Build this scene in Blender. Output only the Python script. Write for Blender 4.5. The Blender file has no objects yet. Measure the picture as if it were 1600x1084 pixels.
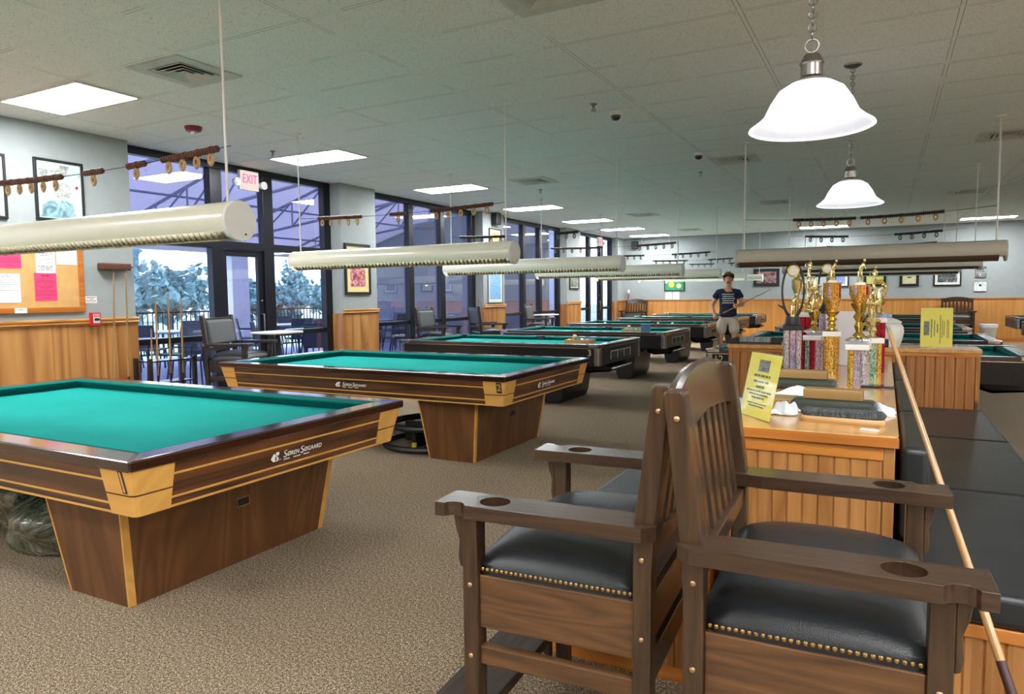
import bpy, bmesh, math, random
from mathutils import Vector, Matrix, Euler
C = bpy.context; D = bpy.data; SC = C.scene; COL = SC.collection
PI = math.pi; R = math.radians
random.seed(7)

# ------------------------------------------------------------------ camera, sky, exposure
EYE = 1.35
cd = D.cameras.new('camera'); cam = D.objects.new('camera', cd); COL.objects.link(cam)
cd.sensor_fit = 'HORIZONTAL'; cd.sensor_width = 36.0; cd.lens = 36.0 * 1098.3 / 1600.0
cd.clip_start = 0.05; cd.clip_end = 400
yaw, pit, rol = R(27.918), R(4.249), R(-0.617)
def cam_matrix():
    fwd0 = Vector((-math.sin(yaw), math.cos(yaw), 0)); right = Vector((math.cos(yaw), math.sin(yaw), 0)); down0 = Vector((0, 0, -1))
    fwd = fwd0 * math.cos(pit) + down0 * math.sin(pit)
    down = down0 * math.cos(pit) - fwd0 * math.sin(pit)
    r2 = right * math.cos(rol) - down * math.sin(rol)
    d2 = right * math.sin(rol) + down * math.cos(rol)
    m = Matrix.Identity(4)
    for i in range(3):
        m[i][0] = r2[i]; m[i][1] = -d2[i]; m[i][2] = -fwd[i]
    m[0][3], m[1][3], m[2][3] = 0, 0, EYE
    return m
cam.matrix_world = cam_matrix()
SC.camera = cam
w = D.worlds.new('sky'); SC.world = w; w.use_nodes = True
nt = w.node_tree; bg = nt.nodes['Background']
SKY_COLOR = (0.66, 0.80, 1.0, 1); SKY_STRENGTH = 3.2
bg.inputs[0].default_value = SKY_COLOR; bg.inputs[1].default_value = SKY_STRENGTH
vs = SC.view_settings
SC.display_settings.display_device = 'sRGB'
vs.view_transform = 'Standard'; vs.look = 'None'; vs.gamma = 1.0; vs.use_curve_mapping = False
vs.exposure = 0.92
PANEL_POWER = 26.0     # radiance of the recessed fluorescent panels
TUBE_POWER = 62.0      # radiance of the lamps inside the table lights
PENDANT_POWER = 3.6

# ------------------------------------------------------------------ materials
def srgb(r, g, b):
    f = lambda c: c / 12.92 if c <= 0.04045 else ((c + 0.055) / 1.055) ** 2.4
    return (f(r / 255), f(g / 255), f(b / 255), 1)
class N:
    def __init__(s, name):
        s.m = D.materials.new(name); s.m.use_nodes = True; s.t = s.m.node_tree
        s.b = s.t.nodes['Principled BSDF']; s.out = s.t.nodes['Material Output']
    def n(s, typ, **kw):
        o = s.t.nodes.new(typ)
        for k, v in kw.items():
            if hasattr(o, k): setattr(o, k, v)
            else: o.inputs[k.replace('_', ' ')].default_value = v
        return o
    def l(s, a, b): s.t.links.new(a, b)
    def coord(s, scale=(1, 1, 1), which='Object', rot=(0, 0, 0)):
        tc = s.n('ShaderNodeTexCoord'); mp = s.n('ShaderNodeMapping')
        mp.inputs['Scale'].default_value = scale; mp.inputs['Rotation'].default_value = rot
        s.l(tc.outputs[which], mp.inputs['Vector']); return mp.outputs['Vector']
    def noise(s, vec, scale, detail=3, rough=0.5, dist=0):
        o = s.n('ShaderNodeTexNoise'); o.inputs['Scale'].default_value = scale; o.inputs['Detail'].default_value = detail
        o.inputs['Roughness'].default_value = rough; o.inputs['Distortion'].default_value = dist
        s.l(vec, o.inputs['Vector']); return o.outputs['Fac']
    def ramp(s, fac, stops, interp='LINEAR'):
        o = s.n('ShaderNodeValToRGB'); cr = o.color_ramp; cr.interpolation = interp
        while len(cr.elements) < len(stops): cr.elements.new(0.5)
        for e, (p, c) in zip(cr.elements, stops): e.position = p; e.color = c
        s.l(fac, o.inputs['Fac']); return o.outputs['Color']
    def mix(s, fac, a, b, mode='MIX'):
        o = s.n('ShaderNodeMix', data_type='RGBA', blend_type=mode)
        for i, v in ((0, fac), (6, a), (7, b)):
            if hasattr(v, 'links'): s.l(v, o.inputs[i])
            else: o.inputs[i].default_value = v
        return o.outputs[2]
    def math(s, op, a, b=0.0):
        o = s.n('ShaderNodeMath', operation=op)
        for i, v in ((0, a), (1, b)):
            if hasattr(v, 'links'): s.l(v, o.inputs[i])
            else: o.inputs[i].default_value = v
        return o.outputs[0]
    def bump(s, h, strength=0.2, dist=0.01):
        o = s.n('ShaderNodeBump'); o.inputs['Strength'].default_value = strength; o.inputs['Distance'].default_value = dist
        s.l(h, o.inputs['Height']); s.l(o.outputs['Normal'], s.b.inputs['Normal'])
    def set(s, **kw):
        for k, v in kw.items():
            i = s.b.inputs[k.replace('_', ' ')]
            if hasattr(v, 'links'): s.l(v, i)
            else: i.default_value = v
        return s
def plain(name, c, rough=0.5, metal=0.0, var=0.06, **kw):
    n = N(name); v = n.coord((1, 1, 1)); f = n.noise(v, 9, 3)
    c = tuple(c[:3]); d = tuple(min(1, x * (1 + var)) for x in c) + (1,); e = tuple(x * (1 - var) for x in c) + (1,)
    n.set(Base_Color=n.ramp(f, [(0.3, e), (0.7, d)]), Roughness=rough, Metallic=metal, **kw); return n.m
def wood(name, light, dark, axis='x', freq=1.0, rough=0.4, plank=0.0, plank_axis='y', knots=False, contrast=1.0, bump=0.0, coat=0.0, pv=0.35, ringw=0.55):
    n = N(name); s = [14 * freq] * 3; s['xyz'.index(axis)] = 0.9 * freq
    vec = n.coord(tuple(s)); base = n.coord((1, 1, 1))
    if plank:
        sp = n.n('ShaderNodeSeparateXYZ'); n.l(base, sp.inputs[0])
        k = n.math('FLOOR', n.math('DIVIDE', sp.outputs['xyz'.index(plank_axis)], plank))
        wn = n.n('ShaderNodeTexWhiteNoise', noise_dimensions='1D'); n.l(k, wn.inputs['W'])
        va = n.n('ShaderNodeVectorMath', operation='ADD'); n.l(vec, va.inputs[0])
        vm = n.n('ShaderNodeVectorMath', operation='SCALE'); n.l(wn.outputs['Color'], vm.inputs[0]); vm.inputs['Scale'].default_value = 40
        n.l(vm.outputs[0], va.inputs[1]); vec = va.outputs[0]
    big = n.noise(vec, 0.30, 2, 0.5, 0.6)
    ring = n.math('FRACT', n.math('MULTIPLY', big, 9.0))
    ring = n.math('ABSOLUTE', n.math('SUBTRACT', n.math('MULTIPLY', ring, 2.0), 1.0))
    fine = n.noise(vec, 2.2, 5, 0.65)
    f = n.math('ADD', n.math('MULTIPLY', ring, ringw), n.math('MULTIPLY', fine, 1.05 - ringw))
    lo, hi = 0.5 - 0.45 / contrast, 0.5 + 0.45 / contrast
    col = n.ramp(f, [(max(0, lo), dark), (min(1, hi), light)])
    if plank:
        col = n.mix(n.math('MULTIPLY', wn.outputs['Value'], pv), col, dark)
    if knots:
        vo = n.n('ShaderNodeTexVoronoi'); vo.inputs['Scale'].default_value = 2.6; vo.inputs['Randomness'].default_value = 1.0
        kv = n.coord((1.3, 1.3, 0.9)); n.l(kv, vo.inputs['Vector'])
        kk = n.ramp(vo.outputs['Distance'], [(0.05, (1, 1, 1, 1)), (0.11, (0, 0, 0, 1))])
        col = n.mix(kk, col, tuple(x * 0.35 for x in dark[:3]) + (1,))
    n.set(Base_Color=col, Roughness=rough, Coat_Weight=coat, Coat_Roughness=0.12)
    if bump: n.bump(fine, bump, 0.004)
    return n.m
def emit(name, c, s):
    n = N(name); e = n.n('ShaderNodeEmission'); e.inputs[0].default_value = c; e.inputs[1].default_value = s
    n.l(e.outputs[0], n.out.inputs['Surface']); return n.m

M = {}
def carpet():
    n = N('carpet'); v = n.coord((1, 1, 1))
    a = n.noise(v, 230, 1, 0.6); b = n.noise(v, 90, 2, 0.6); c = n.noise(v, 1.3, 3)
    f = n.math('ADD', n.math('MULTIPLY', a, 0.65), n.math('MULTIPLY', b, 0.35))
    col = n.ramp(f, [(0.41, srgb(58, 45, 30)), (0.49, srgb(118, 100, 78)), (0.55, srgb(162, 143, 116)), (0.62, srgb(220, 205, 180))])
    col = n.mix(n.math('MULTIPLY', c, 0.20), col, srgb(126, 108, 88))
    n.set(Base_Color=col, Roughness=0.95); n.bump(f, 0.6, 0.01); return n.m
M['carpet'] = carpet()
def ceiling():
    n = N('ceiling tile'); v = n.coord((1, 1, 1)); sp = n.n('ShaderNodeSeparateXYZ'); n.l(v, sp.inputs[0])
    def edge(o, off, step):
        q = n.math('DIVIDE', n.math('SUBTRACT', o, off), step)
        k = n.math('FLOOR', n.math('ADD', q, 0.5))
        return n.math('MULTIPLY', n.math('ABSOLUTE', n.math('SUBTRACT', q, k)), step), n.math('FLOOR', q)
    ex, kx = edge(sp.outputs[0], -3.28, 1.22); ey, ky = edge(sp.outputs[1], 3.43, 0.61)
    wn = n.n('ShaderNodeTexWhiteNoise', noise_dimensions='2D'); cb = n.n('ShaderNodeCombineXYZ'); n.l(kx, cb.inputs[0]); n.l(ky, cb.inputs[1]); n.l(cb.outputs[0], wn.inputs['Vector'])
    sp1 = n.noise(v, 85, 2, 0.75); sp2 = n.noise(v, 5, 2)
    pits = n.ramp(sp1, [(0.30, srgb(164, 168, 164)), (0.42, srgb(234, 240, 238)), (1, srgb(238, 244, 242))])
    tile = n.mix(n.math('MULTIPLY', wn.outputs['Value'], 0.25), pits, srgb(224, 230, 228))
    d = n.math('MINIMUM', ex, ey)
    gap = n.ramp(d, [(0.010, (1, 1, 1, 1)), (0.0115, (0, 0, 0, 1))])
    bar = n.mix(gap, tile, srgb(232, 236, 234))
    ring = n.math('MULTIPLY', n.math('GREATER_THAN', d, 0.0115), n.math('LESS_THAN', d, 0.0165))
    wob = n.math('GREATER_THAN', n.noise(v, 1.7, 2), 0.47)
    col = n.mix(n.math('MULTIPLY', ring, n.math('ADD', n.math('MULTIPLY', wob, 0.45), 0.12)), bar, srgb(64, 62, 54))  # shade beside the grid bars painted in as broken dark lines
    n.set(Base_Color=col, Roughness=0.9); n.bump(n.math('ADD', n.math('MULTIPLY', sp1, 0.6), n.math('LESS_THAN', d, 0.0115)), 0.3, 0.006); return n.m
M['ceiling'] = ceiling()
M['wall'] = plain('grey blue wall paint', srgb(154, 161, 161), 0.75, var=0.03)
M['wall_back'] = M['wall']
M['pine'] = wood('knotty pine panelling', srgb(200, 148, 88), srgb(144, 90, 44), 'z', 0.34, 0.35, 0.17, 'y', True, contrast=1.4, coat=0.2)
M['pine_back'] = wood('back wall pine panelling', srgb(214, 158, 88), srgb(182, 118, 56), 'z', 0.5, 0.35, 0.24, 'x', False, contrast=0.9, coat=0.2)
M['pine_trim'] = wood('pine moulding', srgb(214, 158, 88), srgb(158, 96, 42), 'y', 1.2, 0.35)
M['bead'] = wood('honey beadboard', srgb(190, 137, 80), srgb(136, 87, 44), 'z', 1.0, 0.3, 0.049, 'x', True, contrast=1.0, coat=0.3)
M['bead_cabinet'] = wood('cabinet beadboard', srgb(196, 134, 72), srgb(146, 88, 40), 'z', 1.0, 0.35, 0.06, 'x', False, coat=0.2)  # beadboard wood tone of the cross cabinet
M['counter'] = wood('pale counter top', srgb(224, 178, 118), srgb(190, 136, 76), 'y', 1.0, 0.22, 0.11, 'x', False, contrast=0.9, coat=0.5)
M['honey'] = wood('honey trim wood', srgb(210, 138, 62), srgb(156, 88, 30), 'x', 1.2, 0.3, coat=0.3)
M['oak'] = wood('dark oak chair', srgb(72, 50, 30), srgb(25, 16, 10), 'z', 2.4, 0.34, contrast=1.5, ringw=0.2, bump=0.15, coat=0.35)
M['oak_x'] = wood('dark oak arm', srgb(68, 47, 31), srgb(28, 18, 12), 'x', 2.4, 0.30, contrast=1.5, ringw=0.2, bump=0.15, coat=0.4)
M['oak_panel'] = wood('brown oak side panel', srgb(106, 72, 42), srgb(48, 31, 18), 'x', 2.0, 0.38, contrast=1.5, ringw=0.25, coat=0.25)
M['wenge'] = wood('brown table apron', srgb(98, 60, 33), srgb(46, 27, 16), 'x', 1.2, 0.35, contrast=1.6, coat=0.3)
M['wenge_y'] = wood('brown table apron end', srgb(104, 62, 32), srgb(50, 29, 16), 'y', 1.2, 0.35, contrast=1.6, coat=0.3)
M['walnut'] = wood('walnut pedestal', srgb(116, 76, 42), srgb(80, 48, 25), 'z', 0.8, 0.4, contrast=1.05, coat=0.15)
M['rosewood'] = wood('glossy rosewood rail', srgb(56, 28, 22), srgb(26, 13, 11), 'x', 1.5, 0.16, coat=0.8)
M['rosewood_y'] = wood('glossy rosewood end rail', srgb(56, 28, 22), srgb(26, 13, 11), 'y', 1.5, 0.16, coat=0.8)
M['maple'] = wood('maple inlay', srgb(222, 172, 92), srgb(202, 148, 70), 'x', 0.6, 0.35, contrast=0.8, coat=0.3)
M['cherry'] = wood('cherry frame', srgb(200, 122, 50), srgb(164, 92, 32), 'y', 1.0, 0.35, coat=0.2)
M['pale_wood'] = wood('pale brush wood', srgb(204, 164, 110), srgb(160, 118, 70), 'x', 1.2, 0.4)
M['block_wood'] = wood('worn block wood', srgb(172, 140, 88), srgb(122, 94, 54), 'x', 1.0, 0.5)
M['shaft'] = wood('cue shaft maple', srgb(186, 146, 92), srgb(142, 102, 58), 'z', 0.6, 0.3, coat=0.4)
M['cue_wrap'] = plain('dark cue wrap', srgb(64, 34, 34), 0.5)
def felt():
    n = N('teal billiard cloth'); v = n.coord((1, 1, 1)); a = n.noise(v, 260, 2); b = n.noise(v, 2, 2)
    col = n.ramp(n.math('ADD', n.math('MULTIPLY', a, 0.6), n.math('MULTIPLY', b, 0.4)), [(0.3, srgb(0, 122, 120)), (0.7, srgb(4, 138, 136))])
    n.set(Base_Color=col, Roughness=0.95, Specular_IOR_Level=0.12); n.bump(a, 0.1, 0.002); return n.m
M['felt'] = felt()
M['cushion'] = plain('teal cushion cloth with painted shade', srgb(0, 94, 90), 0.95, var=0.04, Specular_IOR_Level=0.12)  # same cloth as the bed, shade of the cushion faces put into its colour
M['vinyl'] = None
def vinyl():
    n = N('black vinyl'); v = n.coord((1, 1, 1)); vo = n.n('ShaderNodeTexVoronoi'); vo.inputs['Scale'].default_value = 320; n.l(v, vo.inputs['Vector'])
    a = n.noise(v, 5, 3)
    n.set(Base_Color=n.ramp(a, [(0.3, srgb(26, 29, 32)), (0.7, srgb(35, 39, 43))]), Roughness=0.38); n.bump(n.math('ADD', n.math('MULTIPLY', vo.outputs['Distance'], 0.35), n.math('MULTIPLY', a, 2.0)), 0.12, 0.01); return n.m
M['vinyl'] = vinyl()
M['brass'] = plain('brass nail heads', srgb(184, 152, 100), 0.3, 1.0)
M['bolt'] = plain('dull brass bolt', srgb(190, 160, 120), 0.35, 0.9)
M['black'] = plain('matt black', srgb(26, 26, 28), 0.45)
M['black_lam'] = plain('black laminate', srgb(30, 30, 32), 0.28)
M['black_gloss'] = plain('glossy black', srgb(22, 22, 25), 0.12, Coat_Weight=0.6)
M['rail_black'] = plain('grey black table rail', srgb(58, 52, 52), 0.2, Coat_Weight=0.5)
M['chrome'] = plain('brushed metal trim', srgb(200, 198, 196), 0.22, 1.0)
M['dark_metal'] = plain('dark bronze aluminium', srgb(26, 27, 36), 0.35, 0.3)
M['steel'] = plain('brushed nickel', srgb(150, 145, 140), 0.3, 1.0)
M['white'] = plain('white paint', srgb(225, 225, 220), 0.5, var=0.02)
M['paper'] = plain('white paper', srgb(235, 235, 238), 0.7, var=0.02)
M['pink'] = plain('hot pink paper', srgb(246, 66, 118), 0.7, var=0.03)
M['yellow'] = plain('yellow paper', srgb(240, 226, 100), 0.6, var=0.03)
M['ink'] = plain('black ink', srgb(48, 46, 52), 0.7)
M['ink_grey'] = plain('grey ink', srgb(120, 120, 128), 0.7)
M['ink_red'] = plain('dark red ink', srgb(150, 30, 60), 0.7)
M['ink_olive'] = plain('olive ink', srgb(120, 112, 40), 0.7)
M['red'] = plain('alarm red', srgb(190, 34, 52), 0.4)
M['dark_red'] = plain('dark red plastic', srgb(140, 24, 40), 0.4)
M['cream'] = plain('cream enamel', srgb(226, 224, 206), 0.28, var=0.02, Coat_Weight=0.3)
M['beige'] = plain('beige enamel', srgb(202, 194, 178), 0.4, var=0.02)
M['grey_enamel'] = plain('grey enamel', srgb(150, 158, 150), 0.4, var=0.03)
M['brown_reflector'] = plain('brown reflector', srgb(104, 74, 56), 0.35)
M['louvre'] = plain('tan metal louvre', srgb(62, 57, 42), 0.5)
M['shield'] = plain('dark added glow shield', srgb(40, 38, 32), 0.6)
M['cord'] = plain('white cord', srgb(222, 222, 214), 0.5)
M['bead_wood'] = plain('dark wooden beads', srgb(92, 54, 38), 0.45, var=0.3)
M['bead_dark'] = plain('black beads', srgb(40, 34, 34), 0.45, var=0.3)
M['tag'] = plain('amber bead tags', srgb(176, 140, 96), 0.4, var=0.15)
M['tag_dark'] = plain('grey bead tags', srgb(96, 92, 90), 0.4, var=0.15)
M['plastic_grey'] = plain('grey plastic', srgb(120, 122, 124), 0.5)
M['cork'] = plain('cork board', srgb(206, 160, 100), 0.85, var=0.08)
M['gold'] = plain('gold plastic', srgb(226, 196, 104), 0.2, 1.0)
M['pale_gold'] = plain('pale gold plastic', srgb(222, 206, 150), 0.22, 0.9)
M['silver'] = plain('silver plastic', srgb(205, 205, 212), 0.2, 0.9)
M['marble'] = plain('white marble', srgb(232, 230, 228), 0.2, var=0.04)
def holo(name, a, b, c):
    n = N(name); v = n.coord((150, 150, 90)); f = n.noise(v, 1.0, 2, 0.6, 0.4)
    n.set(Base_Color=n.ramp(f, [(0.38, a), (0.5, b), (0.62, c)], 'LINEAR'), Roughness=0.2, Metallic=0.7); return n.m
M['col_gold'] = holo('gold foil column', srgb(170, 120, 30), srgb(230, 190, 70), srgb(250, 232, 150))
M['col_silver'] = holo('silver foil column', srgb(150, 140, 170), srgb(206, 204, 218), srgb(240, 240, 244))
M['col_lilac'] = holo('lilac foil column', srgb(160, 140, 190), srgb(200, 188, 220), srgb(230, 226, 240))
M['col_green'] = holo('green foil column', srgb(70, 130, 110), srgb(140, 190, 170), srgb(220, 232, 220))
M['col_red'] = holo('red foil column', srgb(120, 16, 36), srgb(166, 24, 50), srgb(190, 60, 80))
M['col_orange'] = holo('orange foil column', srgb(176, 112, 36), srgb(222, 164, 70), srgb(246, 214, 130))
M['col_blue'] = holo('blue foil column', srgb(30, 70, 150), srgb(60, 110, 200), srgb(150, 180, 230))
M['skin'] = plain('skin', srgb(226, 170, 140), 0.55, var=0.04)
M['hair'] = plain('brown hair', srgb(96, 72, 56), 0.7, var=0.35)
M['navy'] = plain('navy cotton', srgb(32, 44, 76), 0.85)
M['khaki'] = plain('stone cotton', srgb(216, 206, 186), 0.85)
M['eye'] = plain('eye', srgb(40, 30, 26), 0.3)
M['lip'] = plain('lip', srgb(170, 96, 86), 0.5)
M['brush_hair'] = None
def bristle():
    n = N('grey bristles'); v = n.coord((90, 90, 14)); f = n.noise(v, 2.0, 4, 0.7)
    n.set(Base_Color=n.ramp(f, [(0.35, srgb(34, 38, 42)), (0.6, srgb(92, 98, 102)), (0.8, srgb(140, 146, 148))]), Roughness=0.8); n.bump(f, 0.8, 0.01); return n.m
M['brush_hair'] = bristle()
M['dark_green'] = plain('dark green plastic', srgb(50, 58, 50), 0.4)
M['cloth_white'] = plain('white towel', srgb(222, 228, 238), 0.9, var=0.04)
M['leather_grey'] = plain('grey leather', srgb(110, 108, 104), 0.5)
M['blue_plastic'] = plain('light blue plastic', srgb(130, 170, 215), 0.4)
M['rubber_yellow'] = plain('yellow plastic', srgb(196, 186, 60), 0.5)
def bag():
    n = N('clear plastic bag'); v = n.coord((1, 1, 1)); f = n.noise(v, 7, 4, 0.6, 1.5)
    n.set(Base_Color=n.ramp(f, [(0.35, srgb(52, 58, 46)), (0.62, srgb(120, 124, 108)), (0.8, srgb(200, 202, 192))]), Roughness=0.2, Coat_Weight=0.5); n.bump(f, 0.9, 0.05); return n.m
M['bag'] = bag()
def glass():
    n = N('window glass'); tr = n.n('ShaderNodeBsdfTransparent'); tr.inputs[0].default_value = (0.90, 0.92, 0.98, 1)
    gl = n.n('ShaderNodeBsdfGlossy'); gl.inputs['Roughness'].default_value = 0.0; lw = n.n('ShaderNodeLayerWeight'); lw.inputs['Blend'].default_value = 0.5
    mx = n.n('ShaderNodeMixShader'); n.l(n.math('ADD', n.math('MULTIPLY', n.math('POWER', lw.outputs['Facing'], 2.5), 0.80), 0.09), mx.inputs[0]); n.l(tr.outputs[0], mx.inputs[1]); n.l(gl.outputs[0], mx.inputs[2])
    n.l(mx.outputs[0], n.out.inputs['Surface']); return n.m
M['glass'] = glass()
def clear():
    n = N('clear acrylic'); tr = n.n('ShaderNodeBsdfTransparent'); tr.inputs[0].default_value = (0.97, 0.98, 0.96, 1)
    gl = n.n('ShaderNodeBsdfGlossy'); gl.inputs['Roughness'].default_value = 0.03; lw = n.n('ShaderNodeLayerWeight'); lw.inputs['Blend'].default_value = 0.5
    mx = n.n('ShaderNodeMixShader'); n.l(n.math('ADD', n.math('MULTIPLY', n.math('POWER', lw.outputs['Facing'], 5.0), 0.9), 0.03), mx.inputs[0]); n.l(tr.outputs[0], mx.inputs[1]); n.l(gl.outputs[0], mx.inputs[2])
    n.l(mx.outputs[0], n.out.inputs['Surface']); return n.m
M['acrylic'] = clear()
def panel_mat():
    n = N('lit prismatic diffuser'); v = n.coord((1, 1, 1)); ck = n.n('ShaderNodeTexChecker'); ck.inputs['Scale'].default_value = 60; n.l(v, ck.inputs['Vector'])
    e = n.n('ShaderNodeEmission'); n.l(n.ramp(ck.outputs['Fac'], [(0, (0.92, 0.96, 1, 1)), (1, (1, 1, 0.98, 1))]), e.inputs[0]); e.inputs[1].default_value = PANEL_POWER
    n.l(e.outputs[0], n.out.inputs['Surface']); return n.m
M['panel'] = panel_mat()
M['tube_lit'] = emit('lit fluorescent tube', (1.0, 0.97, 0.88, 1), TUBE_POWER)
M['tube_off'] = plain('unlit fluorescent tube', srgb(206, 206, 200), 0.3)
M['exit_red'] = emit('lit exit letters', (1.0, 0.06, 0.22, 1), 1.1)
M['exit_face'] = emit('lit exit face', (1.0, 0.84, 0.76, 1), 0.5)
M['lens'] = plain('lamp lens', srgb(206, 208, 210), 0.15)
def shade():
    n = N('alabaster glass shade'); v = n.coord((1, 1, 1)); f = n.noise(v, 6, 4, 0.6, 2.0)
    n.set(Base_Color=(0.85, 0.86, 0.9, 1), Roughness=0.25)
    n.set(Emission_Color=n.ramp(f, [(0.3, (0.80, 0.86, 1.0, 1)), (0.7, (1, 1, 1, 1))]), Emission_Strength=PENDANT_POWER * 0.22); return n.m
M['shade'] = shade()
M['shade_lining'] = plain('glass shade lining', srgb(206, 210, 220), 0.3, var=0.04, Emission_Color=(0.9, 0.94, 1, 1), Emission_Strength=0.28)
M['bulb'] = emit('lit bulb', (1.0, 0.97, 0.92, 1), PENDANT_POWER * 3)
def blotch(name, cols, scale=6, stretch=(1, 1, 1)):
    n = N(name); v = n.coord(stretch); f = n.noise(v, scale, 4, 0.6, 1.2)
    k = len(cols); n.set(Base_Color=n.ramp(f, [(0.28 + 0.44 * i / max(1, k - 1), c) for i, c in enumerate(cols)]), Roughness=0.35); return n.m

# ------------------------------------------------------------------ mesh builder
class MB:
    def __init__(s): s.bm = bmesh.new(); s.mi = 0
    def _f(s, vs):
        try: f = s.bm.faces.new(vs); f.material_index = s.mi; return f
        except ValueError: return None
    def hexa(s, p):      # 8 points: bottom ring then top ring
        v = [s.bm.verts.new(q) for q in p]
        for q in ((3, 2, 1, 0), (4, 5, 6, 7), (0, 1, 5, 4), (1, 2, 6, 5), (2, 3, 7, 6), (3, 0, 4, 7)): s._f([v[i] for i in q])
        return s
    def box(s, x0, x1, y0, y1, z0, z1):
        return s.hexa([(x0, y0, z0), (x1, y0, z0), (x1, y1, z0), (x0, y1, z0), (x0, y0, z1), (x1, y0, z1), (x1, y1, z1), (x0, y1, z1)])
    def prism(s, pts, axis, a, b):   # polygon (2-D) pushed along an axis: x->(y,z), y->(x,z), z->(x,y)
        def P(u, v, t): return {'x': (t, u, v), 'y': (u, t, v), 'z': (u, v, t)}[axis]
        A = [s.bm.verts.new(P(u, v, a)) for u, v in pts]; B = [s.bm.verts.new(P(u, v, b)) for u, v in pts]
        n = len(pts); s._f(A[::-1]); s._f(B)
        for i in range(n): s._f([A[i], A[(i + 1) % n], B[(i + 1) % n], B[i]])
        return s
    def sweep(s, rings, close=True, caps=True):
        rr = [[s.bm.verts.new(p) for p in r] for r in rings]; n = len(rr[0])
        for a, b in zip(rr, rr[1:]):
            for i in range(n if close else n - 1): s._f([a[i], a[(i + 1) % n], b[(i + 1) % n], b[i]])
        if caps and close: s._f(rr[0][::-1]); s._f(rr[-1])
        return s
    def tube(s, path, r, n=8, caps=True):
        path = [Vector(p) for p in path]; rs = r if isinstance(r, (list, tuple)) else [r] * len(path); rings = []
        up = Vector((0, 0, 1)); t0 = (path[1] - path[0]).normalized()
        if abs(t0.dot(up)) > 0.9: up = Vector((1, 0, 0))
        u = t0.cross(up).normalized()
        for i, p in enumerate(path):
            t = (path[min(i + 1, len(path) - 1)] - path[max(i - 1, 0)]).normalized()
            u = (u - t * u.dot(t)).normalized(); v = t.cross(u)
            rings.append([p + (u * math.cos(2 * PI * k / n) + v * math.sin(2 * PI * k / n)) * rs[i] for k in range(n)])
        return s.sweep(rings, True, caps)
    def lathe(s, prof, c=(0, 0, 0), n=24, axis='z', a0=0, a1=2 * PI, caps=True):
        def P(r, h, a):
            q = {'z': (r * math.cos(a), r * math.sin(a), h), 'x': (h, r * math.cos(a), r * math.sin(a)), 'y': (r * math.sin(a), h, r * math.cos(a))}[axis]
            return (q[0] + c[0], q[1] + c[1], q[2] + c[2])
        full = abs(a1 - a0 - 2 * PI) < 1e-6; m = n if full else n + 1
        s.sweep([[P(r, h, a0 + (a1 - a0) * k / n) for k in range(m)] for r, h in prof], full, caps and full)
        if any(r == 0 for r, h in prof): bmesh.ops.remove_doubles(s.bm, verts=s.bm.verts, dist=1e-6)
        return s
    def ball(s, c, r, n=12, sc=(1, 1, 1)):
        m = max(5, n // 2 + 1)
        pr = [[(c[0] + r * sc[0] * math.sin(PI * i / m) * math.cos(2 * PI * k / n), c[1] + r * sc[1] * math.sin(PI * i / m) * math.sin(2 * PI * k / n), c[2] - r * sc[2] * math.cos(PI * i / m)) for k in range(n)] for i in range(1, m)]
        s.sweep(pr, True, True); return s
    def ring(s, c, Rr, r, axis='z', n=16, m=6, sq=1.0):
        rings = []
        for i in range(n + 1):
            a = 2 * PI * i / n; rad = []
            for k in range(m):
                b = 2 * PI * k / m; q = Rr + r * math.cos(b); h = r * math.sin(b); x, y = q * math.cos(a), q * math.sin(a) * sq
                p = {'z': (x, y, h), 'y': (x, h, y), 'x': (h, x, y)}[axis]; rad.append((c[0] + p[0], c[1] + p[1], c[2] + p[2]))
            rings.append(rad)
        s.sweep(rings, True, False); bmesh.ops.remove_doubles(s.bm, verts=s.bm.verts, dist=1e-6); return s
    def build(s, name, mat, parent=None, smooth=False, bev=0.0, seg=2, label=None, loc=None, rot=None, sharp=40, fix=True):
        me = D.meshes.new(name)
        if fix: bmesh.ops.recalc_face_normals(s.bm, faces=s.bm.faces)
        s.bm.to_mesh(me); s.bm.free()
        for m in (mat if isinstance(mat, (list, tuple)) else [mat]): me.materials.append(m)
        if smooth:
            me.polygons.foreach_set('use_smooth', [True] * len(me.polygons)); me.set_sharp_from_angle(angle=R(sharp))
        o = D.objects.new(name, me); COL.objects.link(o)
        if parent: o.parent = parent
        if loc: o.location = loc
        if rot: o.rotation_euler = rot
        if bev:
            b = o.modifiers.new('edge', 'BEVEL'); b.width = bev; b.segments = seg; b.limit_method = 'ANGLE'; b.angle_limit = R(35)
        if label: o['label'] = label
        return o
def thing(name, label, cat, loc=(0, 0, 0), rz=0.0, group=None):
    o = D.objects.new(name, None); o.empty_display_size = 0.1; COL.objects.link(o); o.location = loc; o.rotation_euler = (0, 0, rz)
    o['label'] = label; o['category'] = cat
    if group: o['group'] = group
    return o
def tag(o, label, cat, group=None, kind=None):
    o['label'] = label; o['category'] = cat
    if group: o['group'] = group
    if kind: o['kind'] = kind
    return o
def struct(o): o['kind'] = 'structure'; return o
def dup(root, loc, rz=None, label=None):
    r = root.copy(); COL.objects.link(r); r.location = loc
    if rz is not None: r.rotation_euler = (0, 0, rz)
    if label: r['label'] = label
    for ch in list(root.children):
        c = ch.copy(); COL.objects.link(c); c.parent = r
        for g in list(ch.children):
            d = g.copy(); COL.objects.link(d); d.parent = c
    return r
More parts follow.
